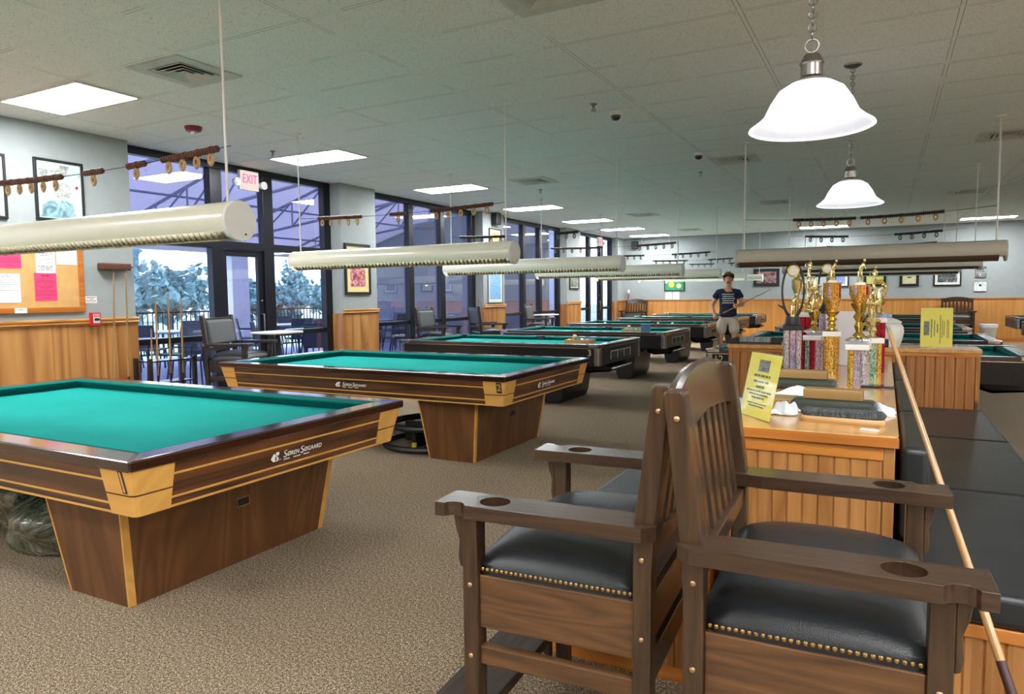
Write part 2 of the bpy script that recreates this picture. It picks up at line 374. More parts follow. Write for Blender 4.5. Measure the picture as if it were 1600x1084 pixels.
def text(name, s, size, mat, parent, loc, rot, align='CENTER', extrude=0.0006, shear=0.0, sx=1.0, spacing=1.0):
    cu = D.curves.new(name, 'FONT'); cu.body = s; cu.size = size; cu.align_x = align; cu.align_y = 'CENTER'; cu.extrude = extrude; cu.shear = shear; cu.space_character = spacing
    t = D.objects.new(name, cu); COL.objects.link(t); C.view_layer.update()
    me = D.meshes.new_from_object(t.evaluated_get(C.evaluated_depsgraph_get())); me.name = name
    D.objects.remove(t); D.curves.remove(cu)
    me.materials.clear(); me.materials.append(mat)
    o = D.objects.new(name, me); COL.objects.link(o); o.location = loc; o.rotation_euler = rot; o.scale = (sx, 1, 1)
    if parent: o.parent = parent
    return o

# ------------------------------------------------------------------ the room
ZC = 3.09; XW = -7.42; XG = -7.68; YB = 21.8; XR = 9.0; YF = -5.0
struct(MB().box(XG - 0.1, XR, YF, YB, -0.1, 0).build('floor', M['carpet']))
struct(MB().box(XG - 0.1, XR, YF, YB, ZC, ZC + 0.12).build('ceiling', M['ceiling']))
struct(MB().box(XG - 0.1, XR + 0.15, YB, YB + 0.15, 0, ZC).build('wall_back', M['wall']))
struct(MB().box(XR, XR + 0.15, YF - 0.15, YB, 0, ZC).build('wall_right', M['wall']))
struct(MB().box(XG - 0.1, XR, YF - 0.15, YF, 0, ZC).build('wall_front', M['wall']))
def rail_profile(x0):  # chair rail cross-section (x, z) proud of x0
    return [(x0, 1.085), (x0 + 0.02, 1.085), (x0 + 0.03, 1.10), (x0 + 0.022, 1.112), (x0 + 0.034, 1.128), (x0 + 0.034, 1.142), (x0 + 0.018, 1.15), (x0, 1.15)]
PIERS = [(YF, 5.0), (8.41, 9.26), (12.76, 13.68), (17.13, 18.07), (21.15, YB)]
for i, (a, b) in enumerate(PIERS):
    struct(MB().box(XG - 0.1, XW, a, b, 0, ZC).build('wall_left', M['wall']))
    m = MB(); e0 = 0.012 if i else 0; e1 = 0.012 if i < 4 else 0
    m.box(XW, XW + 0.012, a - e0, b + e1, 0, 1.09)
    if i: m.box(XG + 0.06, XW, a - 0.012, a, 0, 1.09)
    if i < 4: m.box(XG + 0.06, XW, b, b + 0.012, 0, 1.09)
    o = struct(m.build('trim_1', M['pine']))
    m = MB(); m.prism(rail_profile(XW + 0.01), 'y', a - e0, b + e1)
    struct(m.build('trim_2', M['pine_trim']))
    struct(MB().box(XW + 0.012, XW + 0.026, a - e0, b + e1, 0, 0.10).build('baseboard_left', M['pine_trim']))
m = MB()
xs = [XW + 0.012 + k * 1.22 for k in range(14)]
for a, b in zip(xs, xs[1:] + [XR]): m.box(a + 0.002, min(b, XR) - 0.002, YB - 0.014, YB, 0, 1.11)
struct(m.build('trim_3', M['pine_back']))
struct(MB().box(XW + 0.012, XR, YB - 0.03, YB, 1.11, 1.145).build('trim_4', M['honey']))
struct(MB().box(XW + 0.012, XR, YB - 0.028, YB - 0.014, 0, 0.13).build('baseboard_back', M['honey']))
struct(MB().box(XR - 0.014, XR, YF, YB - 0.03, 0, 1.14).build('trim_5', M['pine']))
struct(MB().box(XW + 0.012, XR - 0.014, YF, YF + 0.014, 0, 1.14).build('trim_6', M['pine_back']))

# windows: one per bay (frame and panes are its pieces), a glass door in the first bay
def bay(n, y0, y1, mull, rail_z, door=None, transom=True):
    m = MB(); a, b = XG - 0.04, XG + 0.07
    m.box(a, b, y0, y1, 3.0, ZC)                       # head
    m.box(a, b, y0, y1, 0.0, 0.07)                     # sill
    edges = [(y0, y0 + 0.05)] + mull + [(y1 - 0.14, y1)]
    for u, v in edges: m.box(a, b, u, v, 0.07, 3.0)
    spans = [(edges[i][1], edges[i + 1][0]) for i in range(len(edges) - 1)]
    for k, (u, v) in enumerate(spans):
        if transom: m.box(a, b, u, v, 1.99, 2.09)
        if door != k and rail_z: m.box(a, b - 0.02, u, v, rail_z - 0.035, rail_z + 0.035)
    w_ = struct(m.build('window_%d' % n, M['dark_metal'], bev=0.006))
    for k, (u, v) in enumerate(spans):
        if door == k:
            struct(MB().box(XG - 0.003, XG + 0.003, u, v, 2.09, 3.0).build('pane', M['glass'], w_)); continue
        struct(MB().box(XG - 0.003, XG + 0.003, u, v, 0.07, 3.0).build('pane', M['glass'], w_))
    if door is not None:
        u, v = spans[door]; d = MB(); a, b = XG - 0.025, XG + 0.03
        d.box(a, b, u + 0.004, u + 0.07, 0.0, 1.985); d.box(a, b, v - 0.09, v - 0.004, 0.0, 1.985)
        d.box(a, b, u + 0.07, v - 0.09, 1.90, 1.985); d.box(a, b, u + 0.07, v - 0.09, 0.0, 0.22)
        dd = struct(d.build('door_%d' % n, M['dark_metal'], bev=0.004))
        MB().box(XG - 0.003, XG + 0.003, u + 0.07, v - 0.09, 0.22, 1.90).build('pane', M['glass'], dd)
        h = MB(); h.tube([(XG + 0.03, v - 0.05, 0.86), (XG + 0.08, v - 0.05, 0.86), (XG + 0.08, v - 0.05, 1.12), (XG + 0.03, v - 0.05, 1.12)], 0.012, 8)
        h.build('door_handle', M['steel'], dd, True)
        for z in (0.74, 1.30): MB().ball((XG + 0.035, v - 0.045, z), 0.017, 10).build('lock', M['steel'], dd, True)
bay(1, 5.0, 8.41, [(6.21, 6.39), (7.07, 7.25)], 0.84, door=1)
bay(2, 9.26, 12.76, [(10.44, 10.58), (11.47, 11.61)], 0.87, transom=False)
bay(3, 13.68, 17.13, [(14.98, 15.11), (15.88, 16.01)], 0.90, transom=False)
bay(4, 18.07, 21.15, [(19.18, 19.32), (20.14, 20.34)], 0.92, door=1, transom=True)

# ------------------------------------------------------------------ ceiling things
LX = (-6.88, -5.74)
def ceiling_light(x0, x1, y0, y1, label):
    cx, cy = (x0 + x1) / 2, (y0 + y1) / 2; hx, hy = (x1 - x0) / 2, (y1 - y0) / 2
    t = thing('ceiling_light', label, 'ceiling light', (cx, cy, ZC), 0, 'recessed fluorescent ceiling lights')
    m = MB()
    for a, b, c, d in ((-hx, hx, -hy, -hy + 0.022), (-hx, hx, hy - 0.022, hy), (-hx, -hx + 0.022, -hy + 0.022, hy - 0.022), (hx - 0.022, hx, -hy + 0.022, hy - 0.022)): m.box(a, b, c, d, -0.014, 0.0)
    m.build('light_frame', M['white'], t)
    MB().box(-hx + 0.022, hx - 0.022, -hy + 0.022, hy - 0.022, -0.010, -0.002).build('diffuser', M['panel'], t)
PL = [(3.45, 'nearest to the camera, above the cork board wall'), (6.50, 'second along the window wall, just past the glass door'), (9.55, 'third along the window wall, past the framed picture pier'),
      (12.60, 'fourth along the window wall'), (15.55, 'fifth along the window wall'), (18.05, 'sixth along the window wall'), (20.55, 'last along the window wall, in the far left corner')]
for y, s in PL: ceiling_light(LX[0], LX[1], y, y + 0.57, 'lit recessed ceiling light, ' + s)
ceiling_light(-2.1, -0.9, 20.55, 21.1, 'lit recessed ceiling light before the far wall, seen under the small pendant lamp')
ceiling_light(1.58, 2.74, 20.3, 20.85, 'lit recessed ceiling light before the far wall, at the right edge of the photo')
for k, (x, y) in enumerate([(5.4, 20.3), (7.5, 17.0), (7.5, 11.0), (7.5, 5.0), (7.5, -1.0), (4.5, -3.6), (0.6, -3.6), (-3.6, -3.6), (-6.88, 0.4), (-6.88, -2.65), (3.4, 0.4), (-3.4, -1.2), (0.4, -1.4), (4.4, -1.2), (5.2, 2.2), (5.6, 5.0), (5.6, 8.0), (5.6, 11.0), (-0.3, 0.4), (2.4, 1.4)]):
    ceiling_light(x, x + 1.14, y, y + 0.57, 'added unseen ceiling light brightening the room, right of the view or behind the viewpoint')  # unseen panels added to brighten the room
def air_vent(x, y, label, s=0.58, rz=0.0):
    t = thing('air_vent', label, 'air vent', (x, y, ZC), rz, 'square ceiling air vents')
    h = s / 2; q = 0.19; m = MB()
    for a, b, c, d in ((-h, h, -h, -q), (-h, h, q, h), (-h, -q, -q, q), (q, h, -q, q)): m.box(a, b, c, d, -0.012, -0.001)
    m.build('vent_plate', plain_vent, t); m = MB()
    for k in range(4):
        a = q - 0.048 * k; b = a - 0.034
        R0 = lambda e, z: [(-e, -e, z), (e, -e, z), (e, e, z), (-e, e, z)]
        m.sweep([R0(a, -0.016), R0(a - 0.004, -0.020), R0(b, -0.002)], True, False)
    m.build('diffuser_vanes', plain_vent, t, fix=False)
    MB().box(-q, q, -q, q, -0.003, -0.001).build('duct_opening', M['black'], t)
plain_vent = plain('vent paint', srgb(196, 200, 194), 0.5)
for x, y, s in [(-4.80, 3.74, 'square air vent near the camera, between the two nearest table lights'), (-1.76, 3.77, 'square air vent at the top edge of the photo'),
                (-4.80, 9.85, 'square air vent over the third table light'), (-4.78, 15.3, 'square air vent far along the left tables'), (-1.78, 9.66, 'square air vent over the left end of the brown bottomed light'),
                (1.18, 9.74, 'square air vent cut by the right edge of the photo'), (1.24, 14.95, 'square air vent at the foot of the slanting conduit, upper right'), (-1.90, 14.6, 'square air vent just left of the small pendant lamp'), (-4.8, 19.6, 'square air vent farthest back on the left')]:
    air_vent(x, y, s)
def dome_cam(x, y, label):
    t = thing('security_camera', label, 'camera', (x, y, ZC), 0, 'dome cameras on the ceiling')
    MB().lathe([(0.0, 0), (0.062, 0), (0.062, -0.02), (0.055, -0.035), (0, -0.035)], n=20, caps=False).build('camera_base', M['white'], t, True)
    MB().lathe([(0.048, -0.035), (0.046, -0.055), (0.03, -0.075), (0.0, -0.082)], n=16, caps=False).build('dome', M['black_gloss'], t, True)
dome_cam(-2.33, 6.58, 'black dome camera on the ceiling, nearer one, upper middle'); dome_cam(-2.10, 9.0, 'black dome camera on the ceiling, farther one')
for x, y, s in [(-2.41, 6.20, 'small sprinkler head beside the nearer dome camera'), (-6.50, 6.22, 'small sprinkler head beside the second window wall light'), (-5.1, 10.7, 'small sprinkler head beyond the third table light'), (-2.4, 10.4, 'small sprinkler head past the farther dome camera')]:
    t = thing('sprinkler_head', s, 'sprinkler', (x, y, ZC), 0, 'ceiling sprinkler heads')
    MB().lathe([(0.0, 0), (0.035, 0), (0.03, -0.008), (0.012, -0.012), (0.012, -0.03), (0, -0.03)], n=14, caps=False).build('escutcheon', M['steel'], t, True)
    MB().tube([(0, 0, -0.03), (0.014, 0, -0.045), (0, 0, -0.06)], 0.004, 6).tube([(0, 0, -0.03), (-0.014, 0, -0.045), (0, 0, -0.06)], 0.004, 6).lathe([(0, -0.058), (0.026, -0.06), (0.026, -0.064), (0, -0.064)], n=12, caps=False).build('deflector', M['steel'], t)
t = thing('smoke_alarm', 'red ceiling strobe alarm near the glass door', 'alarm', (-6.27, 4.95, ZC))
MB().lathe([(0, 0), (0.085, 0), (0.085, -0.012), (0.07, -0.045), (0, -0.05)], n=24, caps=False).build('alarm_housing', M['dark_red'], t, True)
MB().box(-0.03, 0.03, -0.016, 0.016, -0.075, -0.045).build('strobe_lens', M['lens'], t, bev=0.006)
def exit_sign(y, label, x=XG + 0.12):
    t = thing('exit_sign', label, 'exit sign', (x, y, 2.88), 0, 'lit exit signs with emergency lamps')
    MB().box(-0.05, 0.0, -0.16, 0.16, -0.10, 0.16).build('sign_housing', M['white'], t, bev=0.008)
    MB().box(0.0, 0.004, -0.15, 0.15, -0.09, 0.15).build('lit_face', M['exit_face'], t)
    text('exit_lettering', 'EXIT', 0.17, M['exit_red'], t, (0.007, 0, 0.045), (R(90), 0, R(90)), extrude=0.002, sx=0.68, spacing=1.05)
    for s in (-1, 1):
        l = MB().lathe([(0, -0.03), (0.045, -0.03), (0.052, 0.02), (0.052, 0.035), (0, 0.04)], (0.0, s * 0.225, -0.01), 18, 'x', caps=False).build('lamp_head', M['white'], t, True)
        MB().lathe([(0, 0.041), (0.040, 0.041), (0.04, 0.045), (0, 0.047)], (0.0, s * 0.225, -0.01), 18, 'x', caps=False).build('lens', M['lens'], l, True)
        MB().box(-0.04, -0.02, min(s * 0.15, s * 0.2), max(s * 0.15, s * 0.2), -0.02, 0.0).build('lamp_arm', M['white'], t)
exit_sign(6.81, 'lit red EXIT sign with two emergency lamps over the near glass door'); exit_sign(20.0, 'small lit red EXIT sign over the far glass door')
# pendant lamps over the counter
def pendant(x, y, z, label, s=1.0):
    t = thing('pendant_lamp', label, 'pendant lamp', (x, y, 0), 0, 'glass bell pendant lamps over the counter')
    pr = [(0.050, 0.175), (0.085, 0.170), (0.125, 0.145), (0.158, 0.095), (0.182, 0.045), (0.212, 0.018), (0.238, 0.0)]
    inn = [(r - 0.008, h - 0.004) for r, h in pr[::-1]]
    MB().lathe([(r * s, z + h * s) for r, h in pr] + [(0.241 * s, z - 0.006), (0.234 * s, z - 0.010), (0.226 * s, z - 0.006)], n=40, caps=False).build('lamp_shade', M['shade'], t, True, sharp=60)
    MB().lathe([(0.2262 * s, z - 0.006)] + [(r * s, z + h * s) for r, h in inn], n=40, caps=False).build('shade_lining', M['shade_lining'], t, True, sharp=60)
    MB().lathe([(0, z + 0.155), (0.058, z + 0.165), (0.062, z + 0.185), (0.042, z + 0.20), (0.042, z + 0.245), (0.048, z + 0.25), (0.03, z + 0.285), (0, z + 0.29)], n=24, caps=False).build('socket_cap', M['steel'], t, True)
    MB().ball((0, 0, z + 0.09), 0.035, 14, (1, 1, 1.2)).build('bulb', M['bulb'], t, True)
    m = MB(); zz = z + 0.29; k = 0
    m.ring((0, 0, zz + 0.03), 0.026, 0.005, 'y', 16, 6); zz += 0.06
    while zz < ZC - 0.03:
        m.ring((0, 0, zz + 0.014), 0.016, 0.0032, 'y' if k % 2 else 'x', 10, 5); zz += 0.026; k += 1
    m.build('chain', M['steel'], t, True)
    MB().tube([(0.004, 0, z + 0.3), (0.003, 0.003, (z + ZC) / 2), (0, 0, ZC - 0.02)], 0.003, 6).build('cord', M['plastic_grey'], t)
    MB().lathe([(0.0, ZC - 0.03), (0.035, ZC - 0.026), (0.062, ZC - 0.012), (0.065, ZC), (0, ZC)], n=24, caps=False).build('ceiling_canopy', M['steel'], t, True)
pendant(-0.285, 3.16, 2.02, 'lit glass bell pendant lamp, the large near one hung on a chain'); pendant(-0.26, 6.15, 2.03, 'lit glass bell pendant lamp, the small farther one with its canopy in view')
# slanting conduit at upper right
tag(MB().tube([(1.62, 14.6, ZC - 0.022), (2.0, 12.5, ZC - 0.022)], 0.012, 8).build('conduit', M['white'], smooth=True), 'thin white conduit running along the ceiling past the upper right vent', 'conduit')

# ------------------------------------------------------------------ table lights and score strings
def table_light(x0, x1, y, z, label, lit=True, style='white', louvre=True):
    cx = (x0 + x1) / 2; h = (x1 - x0) / 2; r = 0.105
    t = thing('table_light', label, 'table light', (cx, y, z), 0, 'long tube lights hung over the tables')
    body = M['cream'] if style == 'white' else M['beige']; n = 28
    a0, a1 = R(-90 + 56), R(270 - 56)
    outer = [(r * math.cos(a0 + (a1 - a0) * k / n), r * math.sin(a0 + (a1 - a0) * k / n)) for k in range(n + 1)]
    inner = [(u * 0.965, v * 0.965) for u, v in outer[::-1]]
    MB().prism(outer + inner, 'x', -h, h).build('housing', body, t, True, sharp=30)
    if style != 'white':
        MB().prism([(r * 1.01 * math.cos(R(a)), r * 1.01 * math.sin(R(a))) for a in range(62, 120, 6)] + [(r * 0.97 * math.cos(R(a)), r * 0.97 * math.sin(R(a))) for a in range(116, 60, -6)], 'x', -h + 0.04, h - 0.06).build('top_cover', M['grey_enamel'], t)
        MB().prism([(r * 1.012 * math.cos(R(a)), r * 1.012 * math.sin(R(a))) for a in range(206, 337, 8)], 'x', -h + 0.02, h - 0.05).build('bottom_cover', M['brown_reflector'], t)
    for s in (-1, 1):
        c = MB().lathe([(0, 0.0), (r * 1.03, 0.0), (r * 1.03, -0.016), (r * 1.0, -0.022), (0, -0.022)] if s < 0 else [(0, 0), (r * 1.03, 0), (r * 1.03, 0.016), (r * 1.0, 0.022), (0, 0.022)], (s * h, 0, 0), 36, 'x', caps=False).build('end_cap', M['white'] if style == 'white' else body, t, True)
        MB().ball((s * (h + 0.022), 0.03 * s, -0.07), 0.006, 8).build('switch', M['black'], c)
        rd = MB().tube([(s * (h - 0.07), 0, r - 0.01), (s * (h - 0.07), 0, ZC - z)], 0.007 if style == 'white' else 0.009, 8).build('suspension_rod', M['white'], t, True)
        MB().lathe([(0, 0), (0.045, 0), (0.04, -0.012), (0.012, -0.02), (0, -0.02)], (s * (h - 0.07), 0, ZC - z), 16, caps=False).build('ceiling_plate', M['white'], rd, True)
    if louvre:
        m = MB(); k = int(2 * h / 0.045)
        for i in range(k):
            xx = -h + 0.03 + i * (2 * h - 0.06) / (k - 1)
            m.prism([(r * 0.95 * math.cos(R(a)), r * 0.95 * math.sin(R(a))) for a in range(216, 326, 12)] + [(0.06, -0.045), (-0.06, -0.045)], 'x', xx - 0.0025, xx + 0.0025)
        for yy in (-0.03, 0.03): m.box(-h + 0.02, h - 0.02, yy - 0.0015, yy + 0.0015, -0.094, -0.05)
        m.build('louvre', M['louvre'], t)
    if style == 'white':
        for s in (-1, 1): MB().prism([(s * 0.092, -0.036), (s * 0.05, -0.012), (s * 0.05, -0.008), (s * 0.098, -0.034)], 'x', -h, h).build('added_glow_shield', M['shield'], t)  # added strips that keep the lamp glow off the louvre
        for yy in (-0.026, 0.026): MB().tube([(-h + 0.04, yy, 0.022), (h - 0.04, yy, 0.022)], 0.014, 10).build('lamp_tube', M['tube_lit'] if lit else M['tube_off'], t, True)
    return t
def score_string(x0, x1, y, z, label, clusters, mat, tagmat, sag=0.03, rb=0.019):
    cx = (x0 + x1) / 2; h = (x1 - x0) / 2
    t = thing('score_string', label, 'score beads', (cx, y, z), 0, 'wooden score beads strung over the tables')
    f = lambda x: -sag * (1 - (x / h) ** 2) + sag
    MB().tube([(-h + 2 * h * i / 16, 0, f(-h + 2 * h * i / 16)) for i in range(17)], 0.0022, 5).build('wire', M['dark_metal'], t)
    for a, b, tags in clusters:
        m = MB(); k = max(2, int((b - a) / 0.02)); rings = []
        for i in range(k):
            for q, rr in ((0.05, 0.55), (0.25, 1), (0.75, 1), (0.95, 0.55)):
                x = a + (b - a) * (i + q) / k; r_ = rb * rr * (1.16 if i % 5 == 4 else 1)
                rings.append([(x - cx, r_ * math.cos(2 * PI * j / 8), f(x - cx) + r_ * math.sin(2 * PI * j / 8)) for j in range(8)])
        m.sweep(rings); m.build('bead_row', mat, t)
        for i in range(tags):
            x = a + (b - a) * (i + 0.5) / tags
            m = MB().ring((x - cx, 0, f(x - cx) - rb - 0.030), 0.017, 0.009, 'y', 10, 5, 1.5); m.box(x - cx - 0.004, x - cx + 0.004, -0.004, 0.004, f(x - cx) - rb - 0.012, f(x - cx)); m.build('score_tag', tagmat, t)
LYS = [2.65, 5.7, 8.7, 11.75, 14.8, 17.8, 20.4]
LL = ['nearest the camera, cut by the left edge', 'second in the left row', 'third in the left row', 'fourth in the left row', 'fifth in the left row', 'sixth in the left row', 'last in the left row']
for i, y in enumerate(LYS):
    table_light(-5.66 if i else -5.75, (-3.04 if i == 0 else -3.0), y, 1.755 if i == 0 else 1.735, 'white tube table light, ' + LL[i], True, 'white', i < 5)
CL = [[(-5.95, -4.60, 10), (-4.36, -4.18, 1), (-3.94, -3.78, 1), (-3.63, -3.17, 4)], [(-5.33, -4.74, 5), (-4.38, -4.18, 1), (-3.9, -3.2, 5)], [(-5.45, -4.7, 5), (-3.95, -3.6, 3)], [(-5.4, -4.4, 6), (-3.8, -3.1, 5)], [(-5.2, -4.6, 4), (-4.0, -3.2, 5)], [(-5.3, -4.4, 5), (-3.9, -3.3, 4)], [(-5.0, -4.3, 4), (-3.9, -3.2, 4)]]
for i, y in enumerate(LYS):
    near = i in (0, 1)
    score_string(-5.59, -3.07, y, 2.12 if i == 0 else 2.16, 'wooden score beads on a wire over the white tube light ' + LL[i].replace(', cut by the left edge', ''), [c for c in CL[i] if c[0] > -5.6] + ([(-5.56, -4.60, 7)] if i == 0 else []), M['bead_wood'] if i in (0, 1, 3) else M['bead_dark'], M['tag'] if i in (0, 1) else M['tag_dark'])
RYS = [8.68, 11.7, 14.7, 17.7]
RL = ['with a brown underside, over the trophies', 'second in the right row', 'third in the right row', 'fourth in the right row']
for i, y in enumerate(RYS):
    if i == 0: table_light(-1.55, 1.06, y, 1.745, 'unlit beige tube table light ' + RL[0], False, 'beige', False)
    else: table_light(-1.35 - 0.05 * i, 1.16, y, 1.735, 'unlit white tube table light ' + RL[i], False, 'white', i < 3)
    score_string(-1.48 + (0.15 if i else 0), 0.98, y, 2.15 + 0.01 * i, 'score beads over the unlit tube light ' + RL[i], [[(-0.95, -0.30, 5), (-0.26, 0.53, 5)], [(-1.1, -0.5, 4), (0.1, 0.7, 4)], [(-1.0, -0.2, 5), (0.2, 0.8, 4)], [(-0.9, 0.0, 5), (0.3, 0.7, 3)]][i], M['bead_dark'], M['tag'] if i == 0 else M['tag_dark'], sag=0.05)
table_light(2.86, 5.4, 14.8, 1.735, 'unlit white tube table light at the far right edge of the photo', False, 'white', False)
score_string(2.95, 5.3, 14.8, 2.16, 'row of score beads at the right edge of the photo', [(3.1, 3.9, 5)], M['bead_dark'], M['tag_dark'])

# ------------------------------------------------------------------ billiard tables
M['number_yellow'] = plain('pale gold paint', srgb(214, 190, 130), 0.5)
M['silver_rough'] = plain('satin silver', srgb(200, 198, 194), 0.45, 0.6)
def ring_rails(root, hl, hw, rw, z0, z1, mats, name):
    for sy in (-1, 1):
        o = [(-hl, sy * hw), (hl, sy * hw), (hl - rw, sy * (hw - rw)), (-hl + rw, sy * (hw - rw))]
        MB().prism(o, 'z', z0, z1).build(name, mats[0], root, bev=0.008, seg=3)
    for sx in (-1, 1):
        o = [(sx * hl, -hw), (sx * hl, hw), (sx * (hl - rw), hw - rw), (sx * (hl - rw), -hw + rw)]
        MB().prism(o, 'z', z0, z1).build(name, mats[1], root, bev=0.008, seg=3)
def logo(parent, loc, rz, s=1.0):
    # pictogram and script lettering on an apron, facing local -y turned by rz
    t = MB(); a = 0.0
    t.prism([(-0.045, -0.006), (-0.012, 0.034), (0.034, -0.006), (0.022, -0.030), (-0.024, -0.030)], 'y', -0.002, 0.0)
    t.lathe([(0, -0.002), (0.017, -0.002), (0.017, 0.0), (0, 0.0)], (0.024, 0, 0.03), 14, 'y', caps=False)
    t.box(0.03, 0.062, -0.002, 0.0, -0.024, -0.021)
    lg = t.build('logo_mark', M['white'], parent, loc=loc, rot=(0, 0, rz)); lg.scale = (s, 1, s)
    d = MB().prism([(-0.006, -0.022), (0.0, 0.008), (0.008, 0.006), (0.004, -0.024)], 'y', -0.004, -0.0022).build('logo_slot', M['black'], lg)
    c, sn = math.cos(rz), math.sin(rz)
    def at(dx, dz): return (loc[0] + c * dx * s, loc[1] + sn * dx * s, loc[2] + dz * s)
    n = Vector((sn, -c, 0)) * 0.001
    def put(nm, st, size, dx, dz, sx=1.0, sh=0.25):
        p = Vector(at(dx, dz)) + n
        text(nm, st, size * s, M['white'], parent, p, (R(90), 0, rz), 'LEFT', 0.0008, sh, sx)
    put('logo_lettering', 'S', 0.085, 0.080, 0.008); put('logo_lettering', 'ØREN', 0.05, 0.122, 0.004, 0.95)
    put('logo_lettering', 'S', 0.085, 0.262, 0.008); put('logo_lettering', 'ØGAARD', 0.05, 0.304, 0.004, 0.95)
    m = MB()
    for x0, x1 in ((0.085, 0.16), (0.19, 0.27), (0.30, 0.375)):
        k = int((x1 - x0) / 0.011)
        for i in range(k): m.box(x0 + i * 0.011, x0 + i * 0.011 + 0.008, -0.0015, 0.0, -0.035, -0.027)
    u = m.build('logo_subline', M['white'], parent, loc=loc, rot=(0, 0, rz)); u.scale = (s, 1, s)
def carom(x, y, label, number, logos):
    hl, hw = 1.54, 0.845
    t = thing('billiard_table', label, 'billiard table', (x, y, 0), 0, 'brown carom billiard tables without pockets')
    ring_rails(t, hl, hw, 0.115, 0.703, 0.747, (M['rosewood'], M['rosewood_y']), 'rail')
    il, iw, cu = hl - 0.115, hw - 0.115, 0.045
    MB().box(-il, il, -iw, iw, 0.64, 0.684).build('playing_cloth', M['felt'], t)
    for sy in (-1, 1):
        MB().sweep([[(-il + cu * e, sy * (iw - cu * e), z) for e, z in ((0, 0.684), (0, 0.745), (0.1, 0.746), (1, 0.735), (1, 0.727), (0.2, 0.684))], [(il - cu * e, sy * (iw - cu * e), z) for e, z in ((0, 0.684), (0, 0.745), (0.1, 0.746), (1, 0.735), (1, 0.727), (0.2, 0.684))]]).build('cushion', M['cushion'], t)
    for sx in (-1, 1):
        MB().sweep([[(sx * (il - cu * e), -iw + cu * e, z) for e, z in ((0, 0.684), (0, 0.745), (0.1, 0.746), (1, 0.735), (1, 0.727), (0.2, 0.684))], [(sx * (il - cu * e), iw - cu * e, z) for e, z in ((0, 0.684), (0, 0.745), (0.1, 0.746), (1, 0.735), (1, 0.727), (0.2, 0.684))]]).build('cushion', M['cushion'], t)
    # tapering apron: stripes are inlay in the same panel
    zt, zb, it, ib = 0.703, 0.513, 0.015, 0.055
    def pt(f): return zt + (zb - zt) * f, it + (ib - it) * f     # height and inset at fraction f down the face
    bands = [(0, 0.225, 0), (0.225, 0.275, 1), (0.275, 0.745, 0), (0.745, 0.795, 1), (0.795, 0.945, 0), (0.945, 1.0, 1)]
    bl = 0.20
    for axis, H, W in (('y', hl, hw), ('x', hw, hl)):     # long faces at +-y, short faces at +-x
        for s in (-1, 1):
            m = MB()
            for f0, f1, mi in bands:
                z0, i0 = pt(f0); z1, i1 = pt(f1); m.mi = mi; e = -0.0015 * mi
                q = []
                for z, i, off in ((z0, i0, 0), (z1, i1, 0)):
                    for u in (-(H - bl), H - bl): q.append((u, s * (W - i - e), z))
                inn = [(u, s * (W - i0 - 0.05), z) for z, i in ((z0, i0), (z1, i1)) for u in (-(H - bl), H - bl)]
                P = (lambda p: p) if axis == 'y' else (lambda p: (p[1], p[0], p[2]))
                m.hexa([P(p) for p in (q[2], q[3], inn[3], inn[2], q[0], q[1], inn[1], inn[0])])
            m.build('apron_panel', [M['wenge'] if axis == 'y' else M['wenge_y'], M['maple']], t)
    for sx in (-1, 1):
        for sy in (-1, 1):
            m = MB()
            def lo(f, ext=0.004):
                z, i = pt(f); X = sx * (hl - i + ext); Y = sy * (hw - i + ext); x2 = sx * (hl - bl); y2 = sy * (hw - bl)
                c = 0.022
                return [(x2, Y, z), (X - sx * c, Y, z), (X - sx * c * .3, Y - sy * c * .3, z), (X, Y - sy * c, z), (X, y2, z), (X - sx * 0.045, y2, z), (X - sx * 0.045, Y - sy * 0.045, z), (x2, Y - sy * 0.045, z)]
            for f0, f1, mi in ((0, 0.52, 0), (0.52, 0.56, 1), (0.56, 1.0, 0)):
                m.mi = mi; e = 0.004 - 0.003 * mi; m.sweep([lo(f0, e), lo(f1, e)])
            cb = m.build('corner_block', [M['maple'], M['wenge']], t)
    # pedestals
    for sx in (-1, 1):
        cx = sx * 0.895; m = MB(); b = (0.215, 0.595); tp = (0.285, 0.665); zt2 = 0.55
        m.hexa([(cx - b[0], -b[1], 0), (cx + b[0], -b[1], 0), (cx + b[0], b[1], 0), (cx - b[0], b[1], 0), (cx - tp[0], -tp[1], zt2), (cx + tp[0], -tp[1], zt2), (cx + tp[0], tp[1], zt2), (cx - tp[0], tp[1], zt2)])
        p = m.build('pedestal', M['walnut'], t)
        for ex in (-1, 1):
            for ey in (-1, 1):
                m = MB(); k = 0.016
                def cor(z, f):
                    X = cx + ex * (b[0] + (tp[0] - b[0]) * f); Y = ey * (b[1] + (tp[1] - b[1]) * f)
                    return [(X + ex * 0.003, Y + ey * 0.003, z), (X + ex * 0.003, Y - ey * 2 * k, z), (X - ex * 0.006, Y - ey * 2 * k, z), (X - ex * 0.006, Y - ey * 0.006, z), (X - ex * 0.4 * k, Y - ey * 0.006, z), (X - ex * 0.4 * k, Y + ey * 0.003, z)]
                m.sweep([cor(0.001, 0), cor(zt2 - 0.002, 1)]); m.build('corner_strip', M['maple'], p)
        if sx > 0:
            pl = MB().box(cx + 0.254, cx + 0.262, -0.04, 0.04, 0.30, 0.345).build('maker_plate', M['brass'], p); MB().box(cx + 0.262, cx + 0.2635, -0.034, 0.034, 0.305, 0.34).build('plate_field', M['black'], pl)
    # number plate on the right corner block of the near face
    z, i = pt(0.27)
